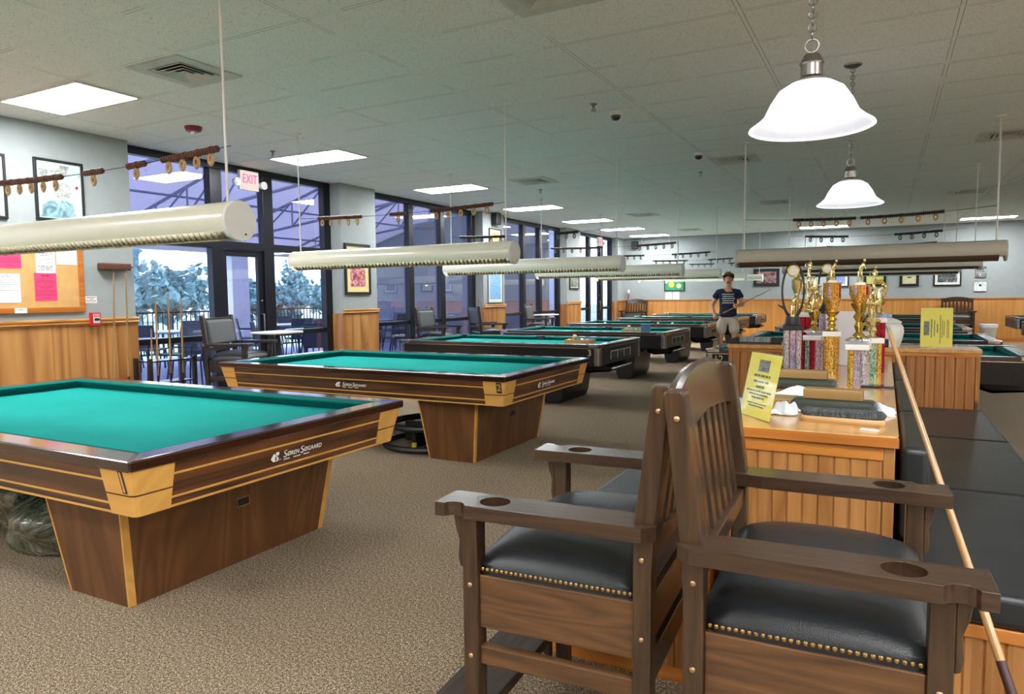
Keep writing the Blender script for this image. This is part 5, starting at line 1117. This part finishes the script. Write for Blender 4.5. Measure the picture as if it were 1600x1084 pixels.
    for s, a in ((-1, (-0.14, -0.055)), (1, (0.165, -0.02))):
        MB().hexa([(a[0] - 0.05, a[1] - 0.13, 0), (a[0] + 0.05, a[1] - 0.13, 0), (a[0] + 0.042, a[1] + 0.13, 0), (a[0] - 0.042, a[1] + 0.13, 0), (a[0] - 0.042, a[1] - 0.11, 0.055), (a[0] + 0.042, a[1] - 0.11, 0.055), (a[0] + 0.04, a[1] + 0.12, 0.10), (a[0] - 0.04, a[1] + 0.12, 0.10)]).build('shoe', M['black'], t, True, bev=0.022, seg=3)
    # white print on the shirt front, wrapped on the chest
    m = MB(); rnd = random.Random(12)
    for r_, z in enumerate((1.315, 1.275, 1.235, 1.195, 1.155)):
        x = -0.105 + 0.012 * (r_ % 2)
        while x < 0.10:
            l = rnd.uniform(0.018, 0.04); yy = -0.128 + 0.9 * x * x; m.hexa([(x, -0.140 + 1.5 * x * x + (r_ == 0) * 0.012, z - 0.010), (x + l * 0.8, -0.140 + 1.5 * (x + l * .8) ** 2 + (r_ == 0) * 0.012, z - 0.010), (x + l * 0.8, -0.10, z - 0.010), (x, -0.10, z - 0.010), (x, -0.140 + 1.5 * x * x + (r_ == 0) * 0.018, z + 0.010), (x + l * .8, -0.140 + 1.5 * (x + l * .8) ** 2 + (r_ == 0) * 0.018, z + 0.010), (x + l * .8, -0.10, z + 0.010), (x, -0.10, z + 0.010)]); x += l
    m.build('shirt_print', M['white'], t)
    c, s = math.cos(rz), math.sin(rz); W_ = lambda p: (loc[0] + c * p[0] - s * p[1], loc[1] + s * p[0] + c * p[1], loc[2] + p[2])
    d = (B - A).normalized(); cue(W_(A - d * 0.14), W_(A + d * 1.20), 'cue held slantwise by the standing player')
M['beard'] = plain('brown beard stubble', srgb(186, 136, 110), 0.7)
player((-2.60, 13.6, 0.0), R(9))

# ------------------------------------------------------------------ things on the walls
def on_wall(side, u, z): return {'left': ((XW, u, z), R(90)), 'back': ((u, YB, z), 0.0)}[side]     # local -y faces the room
def framed(side, u0, u1, z0, z1, label, frame, mat_w, mat_m, mat_p, fw=0.03, mw=0.0, off=0.0, extra=None):
    (x, y, z), rz = on_wall(side, (u0 + u1) / 2, (z0 + z1) / 2); w, h = (u1 - u0) / 2, (z1 - z0) / 2
    t = thing('framed_picture', label, 'picture', (x + (off if side == 'left' else 0), y - (off if side == 'back' else 0), z), rz, 'framed pictures on the walls')
    m = MB(); d = -0.03
    for a, b, c, e in ((-w, w, h - fw, h), (-w, w, -h, -h + fw), (-w, -w + fw, -h + fw, h - fw), (w - fw, w, -h + fw, h - fw)): m.box(a, b, d, -0.001, c, e)
    m.build('frame', frame, t, bev=0.003)
    if mw: MB().box(-w + fw, w - fw, -0.014, -0.002, -h + fw, h - fw).build('mount', mat_m, t)
    q = fw + mw; pr = MB().box(-w + q, w - q, -0.016, -0.010, -h + q, h - q).build('print', mat_p, t)
    if extra: extra(t, pr, w, h)
    return t
bk = M['black']
P_por = blotch('pale portrait print', [srgb(150, 170, 170), srgb(196, 214, 214), srgb(226, 234, 230)], 7)
def portrait(t, pr, w, h):
    m = MB(); m.lathe([(0, -0.0175), (0.085, -0.0175), (0.085, -0.016), (0, -0.016)], (0.03, 0, 0.0), 24, 'y', caps=False); m.build('portrait_face', blotch('sketched face', [srgb(96, 100, 100), srgb(170, 176, 170), srgb(220, 220, 210)], 22), pr)
    MB().prism([(-0.19, -0.27), (0.16, -0.27), (0.12, -0.12), (0.05, -0.09), (-0.10, -0.10), (-0.17, -0.14)], 'y', -0.017, -0.016).build('portrait_coat', blotch('sketched coat', [srgb(80, 110, 120), srgb(140, 176, 186), srgb(196, 216, 216)], 10), pr)
    MB().prism([(-0.20, 0.20), (-0.02, 0.20), (0.02, 0.26), (0.10, 0.25), (0.06, 0.14), (-0.18, 0.12)], 'y', -0.017, -0.016).build('portrait_scene', blotch('sketched scene', [srgb(70, 74, 74), srgb(150, 156, 152), srgb(214, 218, 210)], 18), pr)
    MB().lathe([(0, -0.0175), (0.016, -0.0175), (0.016, -0.016), (0, -0.016)], (0.17, 0, 0.05), 14, 'y', caps=False).build('red_dot', M['red'], pr)
framed('left', 4.0, 4.48, 2.14, 2.75, 'black framed pale poster with a sketched portrait, above the cork board', bk, 0, None, P_por, 0.025, extra=portrait)
framed('left', 3.27, 3.745, 2.12, 2.73, 'black framed pinkish poster cut by the left edge of the photo', bk, 0, None, blotch('pinkish poster print', [srgb(70, 130, 190), srgb(230, 190, 180), srgb(240, 214, 200)], 5), 0.025)
framed('left', 8.47, 9.08, 1.38, 2.18, 'dark framed red and cream picture on the first window pier', M['black'], 0, plain('cream mount', srgb(232, 212, 150), 0.6), blotch('red group print', [srgb(90, 40, 60), srgb(170, 70, 80), srgb(222, 170, 170), srgb(236, 226, 220)], 16), 0.04, 0.085, off=0.0)
framed('left', 12.92, 13.56, 1.18, 1.98, 'pale framed tall blue poster on the second window pier', M['plastic_grey'], 0, M['white'], blotch('blue chart print', [srgb(96, 150, 200), srgb(130, 178, 220), srgb(170, 204, 232)], 9, (1, 1, 5)), 0.02, 0.06)
framed('left', 13.0, 13.52, 2.32, 2.76, 'small colour picture high on the second window pier', bk, 0, M['white'], blotch('amber print', [srgb(110, 60, 40), srgb(226, 160, 90), srgb(250, 236, 210)], 10), 0.02, 0.05)
framed('left', 17.28, 17.92, 1.48, 2.15, 'black framed grey picture on the third window pier', bk, 0, M['white'], blotch('grey print', [srgb(70, 76, 66), srgb(130, 132, 120), srgb(190, 190, 176)], 8), 0.035, 0.02)
framed('back', -6.12, -5.48, 1.41, 1.85, 'black framed green picture with two yellow discs on the far wall', bk, 0, None, blotch('green print', [srgb(30, 120, 90), srgb(50, 150, 110), srgb(70, 160, 120)], 4), 0.03, extra=lambda t, pr, w, h: (MB().lathe([(0, -0.0175), (0.09, -0.0175), (0.09, -0.016), (0, -0.016)], (-0.09, 0, -0.02), 20, 'y', caps=False).build('yellow_disc', plain('yellow disc', srgb(226, 200, 70), 0.5), pr), MB().lathe([(0, -0.0175), (0.075, -0.0175), (0.075, -0.016), (0, -0.016)], (0.14, 0, -0.06), 20, 'y', caps=False).build('pale_disc', plain('pale disc', srgb(220, 220, 150), 0.5), pr)))
framed('back', -3.44, -2.72, 1.52, 2.03, 'black framed group photograph beside the standing player', bk, 0, M['ink'], blotch('team photo print', [srgb(30, 34, 40), srgb(90, 60, 66), srgb(190, 150, 150), srgb(60, 62, 70)], 14), 0.04, 0.05)
framed('back', -1.37, -0.90, 1.47, 1.90, 'framed blue picture behind the left trophies', bk, 0, M['white'], blotch('blue print', [srgb(96, 120, 180), srgb(130, 150, 200), srgb(160, 176, 214)], 5), 0.03, 0.06)
framed('back', -0.53, 0.02, 1.48, 1.83, 'dark framed yellow-green picture behind the right trophies', bk, 0, None, blotch('yellow green print', [srgb(150, 160, 70), srgb(190, 196, 110), srgb(216, 214, 150)], 6), 0.06)
framed('back', 0.34, 0.80, 1.46, 1.83, 'dark framed small cream picture with a black mark, right of the trophies', bk, 0, None, plain('cream print', srgb(214, 208, 166), 0.6), 0.07, extra=lambda t, pr, w, h: MB().box(-0.05, 0.05, -0.0175, -0.016, 0.04, 0.07).build('print_mark', M['ink'], pr))
framed('back', 1.13, 1.76, 1.46, 1.95, 'framed black and white photograph right of the small cream picture', bk, 0, M['white'], blotch('black and white print', [srgb(30, 32, 34), srgb(70, 74, 76), srgb(160, 164, 164)], 7), 0.035, 0.06)
framed('back', 2.05, 2.30, 1.67, 1.95, 'small frameless black and white poster, upper of the two by the bucket', M['plastic_grey'], 0, None, blotch('small poster print', [srgb(20, 22, 24), srgb(120, 120, 120), srgb(230, 230, 230)], 12), 0.008)
framed('back', 2.03, 2.32, 1.31, 1.58, 'small clear plaque with a white emblem, lower of the two by the bucket', M['plastic_grey'], 0, None, blotch('plaque print', [srgb(180, 188, 190), srgb(214, 220, 222), srgb(240, 242, 244)], 9), 0.006, extra=lambda t, pr, w, h: MB().lathe([(0, -0.0175), (0.03, -0.0175), (0.03, -0.016), (0, -0.016)], (0, 0, 0.02), 14, 'y', caps=False).build('emblem', M['ink'], pr))
# cork board and what is pinned to it
t = thing('cork_board', 'large cork board in a cherry wood frame on the left wall', 'notice board', (XW, 0, 0))
b0, b1, c0, c1 = 2.05, 4.43, 1.22, 2.02; f = 0.055
MB().box(0.002, 0.016, b0 + f, b1 - f, c0 + f, c1 - f).build('cork_sheet', M['cork'], t)
for y0, y1, z0, z1 in ((b0, b1, c0, c0 + f), (b0, b1, c1 - f, c1), (b0, b0 + f, c0 + f, c1 - f), (b1 - f, b1, c0 + f, c1 - f)): MB().box(0.0, 0.028, y0, y1, z0, z1).build('frame', M['cherry'], t, bev=0.004)
def pinned(y0, y1, z0, z1, mat, ink, rows, label, seed, d=0.0):
    w, h = (y1 - y0) / 2, (z1 - z0) / 2
    t = thing('paper_notice', label, 'notice', (XW + 0.0165 + d, (y0 + y1) / 2, (z0 + z1) / 2), R(90), 'papers pinned to the cork board')
    MB().box(-w, w, -0.0025, -0.0005, -h, h).build('sheet', mat, t); m = MB(); lines(m, w, [(h * r, 2 * w * k, hh) for r, k, hh in rows], -0.0025, seed=seed); m.build('small_print', ink, t)
    MB().ball((0, -0.006, h - 0.012), 0.006, 8).build('pin', M['steel'], t)
RW = [(.80, .35, .012), (.62, .5, .005), (.46, .7, .006), (.34, .86, .007), (.22, .14, .006), (.10, .8, .005), (-.02, .6, .006), (-.14, .36, .006), (-.30, .9, .006), (-.44, .8, .005), (-.58, .9, .006), (-.80, .4, .006)]
pinned(3.945, 4.155, 1.34, 1.615, M['pink'], M['ink_red'], RW, 'hot pink notice in the middle of the cork board', 3)
pinned(3.62, 3.835, 1.655, 1.93, M['pink'], M['ink_red'], RW, 'hot pink notice at the left edge, partly behind the tube light', 4)
pinned(3.965, 4.15, 1.615, 1.86, M['paper'], M['ink_grey'], [(.6, .8, .008), (.45, .5, .008), (.1, .7, .005), (-.15, .7, .005), (-.45, .8, .01), (-.6, .6, .01), (-.75, .8, .008)], 'white printed sheet pinned just above the middle pink notice', 5, 0.003)
pinned(4.165, 4.37, 1.705, 1.90, M['paper'], M['ink_grey'], [(.2, .4, .004), (0, .7, .004), (-.1, .6, .004), (-.3, .3, .004)], 'white sheet pinned at the right of the cork board', 6)
pinned(3.58, 3.815, 1.325, 1.605, M['paper'], M['ink_grey'], [(.78, .4, .007), (.6, .6, .004), (.48, .7, .004), (.36, .6, .004), (.24, .8, .004), (.12, .5, .004), (0, .7, .004), (-.15, .85, .004)], 'white typed sheet pinned at the lower left of the cork board', 7)
pinned(3.745, 3.855, 1.222, 1.272, M['paper'], M['ink_grey'], [(0.3, .7, .004)], 'tiny white card at the bottom of the cork board', 8, 0.0125)
t = thing('wall_placard', 'small white placard with red print above the red pull station', 'sign', (XW, 4.505, 1.345), R(90)); MB().box(-0.062, 0.062, -0.004, -0.0005, -0.037, 0.037).build('plate', M['white'], t); m = MB(); lines(m, 0.1, [(.022, .09, .007), (.006, .03, .006), (-.010, .10, .006), (-.026, .07, .003)], -0.004, seed=2); m.build('small_print', M['ink_red'], t)
t = thing('pull_station', 'red fire alarm pull station on the left wall', 'fire alarm', (XW + 0.036, 4.50, 1.14), R(90))
MB().box(-0.05, 0.05, -0.052, -0.0005, -0.07, 0.07).build('station_body', M['red'], t, bev=0.006); MB().box(-0.034, 0.034, -0.056, -0.052, -0.04, 0.055).build('white_field', M['white'], t); MB().box(-0.026, 0.026, -0.066, -0.056, -0.012, 0.012).build('pull_handle', M['black'], t, bev=0.003); MB().box(-0.03, 0.03, -0.058, -0.056, 0.022, 0.05).build('red_field', M['red'], t)
text('station_lettering', 'FIRE', 0.026, M['white'], t, (0, -0.0585, 0.036), (R(90), 0, 0), extrude=0.0004)
for (x, y, z, rz, s) in [(XW + 0.001, 13.2, 2.965, R(90), 'black wall speaker high on the second window pier'), (-7.05, YB - 0.001, 2.88, 0.0, 'black wall speaker high in the far left corner')]:
    t = thing('wall_speaker', s, 'speaker', (x, y, z), rz, 'black wall speakers'); MB().box(-0.10, 0.10, -0.15, -0.02, -0.13, 0.12).build('speaker_cabinet', M['black'], t, bev=0.02, seg=3); MB().box(-0.085, 0.085, -0.158, -0.15, -0.11, 0.10).build('speaker_grille', M['ink'], t, bev=0.003); MB().box(-0.03, 0.03, -0.02, -0.001, -0.05, 0.05).build('bracket', M['black'], t)
for x, s in ((-5.98, 'left of the two white sheets under the green picture'), (-5.75, 'right of the two white sheets under the green picture')):
    t = thing('wall_sheet', s, 'notice', (x, YB - 0.001, 1.275), 0, 'white sheets under the green picture'); MB().box(-0.105, 0.105, -0.003, 0, -0.128, 0.128).build('sheet', M['paper'], t)
t = thing('waste_bucket', 'white paper lined bucket on the floor before the far wall', 'bucket', (2.33, 21.3, 0)); MB().lathe([(0, 0), (0.15, 0), (0.19, 0.46), (0.196, 0.47), (0.18, 0.47), (0.142, 0.03), (0, 0.03)], n=28, caps=False).build('bucket_body', M['white'], t, True)
MB().lathe([(0.192, 0.40), (0.204, 0.40), (0.206, 0.48), (0.17, 0.485), (0.165, 0.42)], n=28, caps=False).build('bin_liner', M['paper'], t, True)
t = thing('wall_duster', 'thin red handled duster hanging beside the far left chair', 'duster', (-7.27, YB - 0.05, 1.10)); MB().tube([(0, 0, 0), (0, 0, 0.25)], 0.012, 8).build('duster_handle', M['red'], t, True); MB().ball((0, 0, 0.30), 0.06, 12, (0.7, 0.7, 1.3)).build('duster_head', M['white'], t, True)

# ------------------------------------------------------------------ outside the windows
def ground():
    n = N('parking ground'); v = n.coord((1, 1, 1)); f = n.noise(v, 0.5, 4); n.set(Base_Color=n.ramp(f, [(0.4, srgb(170, 178, 170)), (0.6, srgb(150, 170, 140))]), Roughness=0.9); return n.m
struct(MB().box(-90, -14.6, -50, 90, -0.25, -0.12).build('ground', ground()))
struct(MB().box(-14.6, XG - 0.1, -12, 34, -0.15, -0.02).build('patio', plain('patio concrete', srgb(150, 156, 190), 0.7)))
M['canopy'] = plain('lilac canopy fabric', srgb(150, 140, 196), 0.8, Transmission_Weight=0.0)
def canopy_mat():
    n = N('translucent lilac canopy'); d = n.n('ShaderNodeBsdfDiffuse'); d.inputs[0].default_value = srgb(198, 192, 204); tl = n.n('ShaderNodeBsdfTranslucent'); tl.inputs[0].default_value = srgb(206, 198, 210); mx = n.n('ShaderNodeMixShader'); mx.inputs[0].default_value = 0.55
    n.l(d.outputs[0], mx.inputs[1]); n.l(tl.outputs[0], mx.inputs[2]); n.l(mx.outputs[0], n.out.inputs['Surface']); return n.m
M['canopy'] = canopy_mat(); M['truss'] = plain('grey steel truss', srgb(120, 116, 150), 0.5, 0.2)
t = thing('patio_canopy', 'lilac fabric canopy on steel trusses over the patio outside', 'canopy', (0, 0, 0))
MB().hexa([(-14.2, -10, 2.62), (XG - 0.12, -10, 4.5), (XG - 0.12, 16.6, 4.5), (-14.2, 16.6, 2.62), (-14.2, -10, 2.64), (XG - 0.12, -10, 4.52), (XG - 0.12, 16.6, 4.52), (-14.2, 16.6, 2.64)]).build('canopy_fabric', M['canopy'], t)
MB().box(-14.25, -14.05, -10, 16.6, 2.42, 2.64).build('edge_beam', M['white'], t)
for k in range(6):
    y = 1.0 + 2.6 * k; m = MB(); zt = lambda x: 2.6 + (x + 14.2) * 1.88 / 6.4 - 0.03; zb = lambda x: 2.55 + (x + 14.2) * 0.75 / 6.4; xs = [-14.1 + 0.9 * i for i in range(8)]
    m.tube([(xs[0], y, zt(xs[0])), (xs[-1], y, zt(xs[-1]))], 0.03, 6).tube([(xs[0], y, zb(xs[0])), (xs[-1], y, zb(xs[-1]))], 0.03, 6)
    for i in range(7): m.tube([(xs[i], y, zb(xs[i])), (xs[i + 1], y, zt(xs[i + 1]))], 0.02, 5).tube([(xs[i + 1], y, zt(xs[i + 1])), (xs[i + 1], y, zb(xs[i + 1]))], 0.02, 5)
    m.build('truss', M['truss'], t)
for k in range(4): MB().tube([(-13.2 + 1.5 * k, -9, 2.6 + (1.0 + 1.5 * k) * 1.88 / 6.4 - 0.09), (-13.2 + 1.5 * k, 16.5, 2.6 + (1.0 + 1.5 * k) * 1.88 / 6.4 - 0.09)], 0.025, 6).build('purlin', M['truss'], t)
for k, (y, w_, s) in enumerate([(8.75, 0.42, 'in the left window'), (12.0, 0.5, 'seen through the glass door'), (15.6, 0.28, 'right of the glass door')]):
    t = thing('patio_column', 'white patio column outside, ' + s, 'column', (-13.9, y, -0.02), 0, 'white patio columns'); MB().box(-0.16, 0.16, -w_ / 2, w_ / 2, 0, 2.44).build('shaft', plain('lilac white stucco', srgb(222, 220, 236), 0.8) if k == 0 else D.materials['lilac white stucco'], t, bev=0.01); MB().box(-0.19, 0.19, -w_ / 2 - 0.03, w_ / 2 + 0.03, 0, 0.35).build('column_base', D.materials['lilac white stucco'], t, bev=0.01)
struct(MB().box(-14.6, XG - 0.1, 16.6, 16.8, -0.02, 4.4).build('wall_added_outside', plain('slate stucco', srgb(128, 130, 146), 0.85)))  # added wall that hides the bright sky from the second window bay
struct(MB().box(-11.7, -11.5, 16.8, 27, -0.02, 4.4).build('wall_added_outside', D.materials['slate stucco']))  # second added wall, blocks the white sky behind the last bays
t = thing('patio_railing', 'black picket railing along the outer edge of the patio', 'railing', (-14.2, 0, -0.02)); m = MB()
for z in (0.12, 1.04): m.box(-0.015, 0.015, 0, 16.5, z, z + 0.035)
m.build('rail', M['dark_metal'], t); m = MB()
for k in range(137): m.box(-0.009, 0.009, k * 0.12 - 0.009, k * 0.12 + 0.009, 0.12, 1.04)
m.build('picket', M['dark_metal'], t)['kind'] = 'stuff'
M['patio_chair'] = plain('dark slate patio furniture', srgb(52, 54, 72), 0.5)
def patio_chair():
    t = thing('patio_chair', 'x', 'patio chair', (0, 0, 0), 0, 'dark patio chairs outside')
    MB().box(-0.24, 0.24, -0.25, 0.25, 0.43, 0.46).build('seat', M['patio_chair'], t, bev=0.01); MB().hexa([(-0.25, -0.24, 0.46), (-0.22, -0.24, 0.46), (-0.22, 0.24, 0.46), (-0.25, 0.24, 0.46), (-0.33, -0.24, 0.90), (-0.30, -0.24, 0.90), (-0.30, 0.24, 0.90), (-0.33, 0.24, 0.90)]).build('backrest', M['patio_chair'], t, bev=0.01)
    for sx in (-1, 1):
        for sy in (-1, 1): MB().tube([(sx * 0.22, sy * 0.22, 0.44), (sx * 0.26, sy * 0.25, 0)], 0.014, 6).build('leg', M['patio_chair'], t)
    for sy in (-1, 1): MB().tube([(-0.28, sy * 0.26, 0.66), (0.22, sy * 0.27, 0.64), (0.24, sy * 0.26, 0.44)], 0.014, 6).build('arm', M['patio_chair'], t)
    return t
def patio_table():
    t = thing('patio_table', 'x', 'patio table', (0, 0, 0), 0, 'patio tables outside')
    MB().lathe([(0, 0.71), (0.56, 0.71), (0.57, 0.725), (0.56, 0.74), (0, 0.74)], n=32, caps=False).build('table_top', plain('pale slate table top', srgb(150, 158, 186), 0.3), t, True)
    for k in range(4): MB().tube([(0.42 * math.cos(k * PI / 2 + .8), 0.42 * math.sin(k * PI / 2 + .8), 0.71), (0.3 * math.cos(k * PI / 2 + .8), 0.3 * math.sin(k * PI / 2 + .8), 0)], 0.02, 6).build('leg', M['patio_chair'], t)
    return t
pc, pt_ = patio_chair(), patio_table(); first = [True, True]
PT = [(-10.1, 6.9, 'in the left window'), (-12.3, 8.9, 'far out in the left window'), (-10.0, 10.5, 'outside the glass door'), (-12.4, 12.2, 'far out behind the door'), (-10.4, 12.9, 'right of the glass door'), (-12.4, 15.2, 'by the added end wall')]
for i, (x, y, s) in enumerate(PT):
    if i == 0: pt_.location = (x, y, -0.02); pt_['label'] = 'round patio table outside ' + s
    else: dup(pt_, (x, y, -0.02), 0.3 * i, 'round patio table outside ' + s)
    for j, (a, d_) in enumerate([(20, 'window'), (105, 'right'), (195, 'fence'), (290, 'left')]):
        a_ = R(a + 13 * i); lx, ly = x + 0.86 * math.cos(a_), y + 0.86 * math.sin(a_); lb = 'dark patio chair, %s side of the round table %s' % (d_, s)
        if i == 0 and j == 0: pc.location = (lx, ly, -0.02); pc.rotation_euler = (0, 0, a_ + PI); pc['label'] = lb
        else: dup(pc, (lx, ly, -0.02), a_ + PI, lb)
# planting and trees beyond the railing
def leafmat(name, a, b):
    n = N(name); v = n.coord((1, 1, 1)); f = n.noise(v, 6, 3); n.set(Base_Color=n.ramp(f, [(0.35, a), (0.65, b)]), Roughness=0.7); return n.m
LF = [leafmat('blue green leaves', srgb(50, 84, 96), srgb(104, 144, 156)), leafmat('grey green leaves', srgb(76, 108, 116), srgb(130, 164, 170)), leafmat('yellow green leaves', srgb(120, 150, 80), srgb(190, 206, 130))]
BK = plain('tree bark', srgb(120, 110, 110), 0.9)
def tree(x, y, h, r, seed, lf, label, trunk=0.35, n=900, group='trees beyond the patio'):
    rnd = random.Random(seed); t = thing('tree', label, 'tree', (x, y, -0.12), 0, group)
    m = MB(); m.tube([(0, 0, 0), (0.05, 0.05, h * 0.4), (-0.05, 0.03, h * 0.8)], [0.14, 0.10, 0.03], 8)
    for k in range(6): a = rnd.uniform(0, 6.28); m.tube([(0, 0, h * (0.35 + 0.07 * k)), (r * .6 * math.cos(a), r * .6 * math.sin(a), h * (0.5 + 0.07 * k))], [0.05, 0.015], 5)
    m.build('trunk', BK, t, True); m = MB()
    for k in range(n):
        a, q, e = rnd.uniform(0, 6.28), rnd.random() ** 0.4, rnd.uniform(-1, 1); s_ = math.sqrt(max(0, 1 - e * e)); lump_ = 0.75 + 0.25 * math.sin(3 * a + seed) * math.cos(4 * e)
        c = Vector((r * q * s_ * math.cos(a) * lump_, r * q * s_ * math.sin(a) * lump_, h * (trunk + (1 - trunk) * 0.5) + e * q * h * (1 - trunk) * 0.5 * lump_)); z = rnd.uniform(0.10, 0.26) * (r / 1.6) ** 0.5
        u = Vector((rnd.gauss(0, 1), rnd.gauss(0, 1), rnd.gauss(0, 1))).normalized(); v_ = u.cross(Vector((rnd.gauss(0, 1), rnd.gauss(0, 1), rnd.gauss(0, 1)))).normalized()
        m._f([m.bm.verts.new(c + u * z), m.bm.verts.new(c + v_ * z * .6), m.bm.verts.new(c - u * z), m.bm.verts.new(c - v_ * z * .6)])
    m.build('foliage', lf, t, fix=False)
for i, (x, y, h, r, lf, s) in enumerate([(-24, 14.5, 6.5, 2.4, 0, 'dense blue green tree outside the left window'), (-26, 19.0, 3.2, 2.2, 1, 'low grey green tree behind the glass door'), (-25, 23.5, 2.4, 2.0, 0, 'low round tree right of the glass door'), (-30, 30.0, 3.9, 1.0, 1, 'slender tree against the white sky right of the door'), (-38, 33.0, 3.0, 3.4, 0, 'far tree at the end of the lot'), (-34, 42.0, 3.0, 3.6, 0, 'far tree at the right of the lot'), (-22, 10.5, 3.0, 1.8, 0, 'low tree at the left edge of the left window'), (-40, 27, 3.2, 3.2, 1, 'grey green tree far back in the lot'), (-33, 36, 2.8, 3.0, 1, 'low grey tree far back, right'), (-36, 50, 5, 4.0, 0, 'broad tree beyond the window piers')]):
    tree(x, y, h, r, i + 2, LF[lf], s, 0.06)
for i, (y, s) in enumerate([(9.5, 'left'), (13.5, 'middle'), (18.0, 'right'), (24.0, 'far')]): tree(-15.6, y, 0.75, 0.9, 40 + i, LF[2], 'yellow green shrub behind the railing, %s one' % s, 0.0, 320, 'shrubs behind the railing')
t = thing('parked_van', 'pale van parked in the lot beyond the railing', 'van', (-28, 25.5, -0.12), R(80))
MB().prism([(-2.4, 0.35), (2.4, 0.35), (2.4, 1.0), (1.5, 1.15), (0.9, 2.0), (-2.3, 2.0), (-2.4, 1.8)], 'y', -0.95, 0.95).build('van_body', M['white'], t, bev=0.06)
MB().prism([(1.36, 1.18), (0.88, 1.88), (-1.9, 1.88), (-1.9, 1.18)], 'y', -0.96, 0.96).build('van_window', M['black_gloss'], t)
for sx in (-1.5, 1.5):
    for sy in (-0.95, 0.75): MB().lathe([(0, sy), (0.34, sy), (0.34, sy + 0.2), (0, sy + 0.2)], (sx, 0, 0.34), 20, 'y', caps=False).build('wheel', M['black'], t, True)
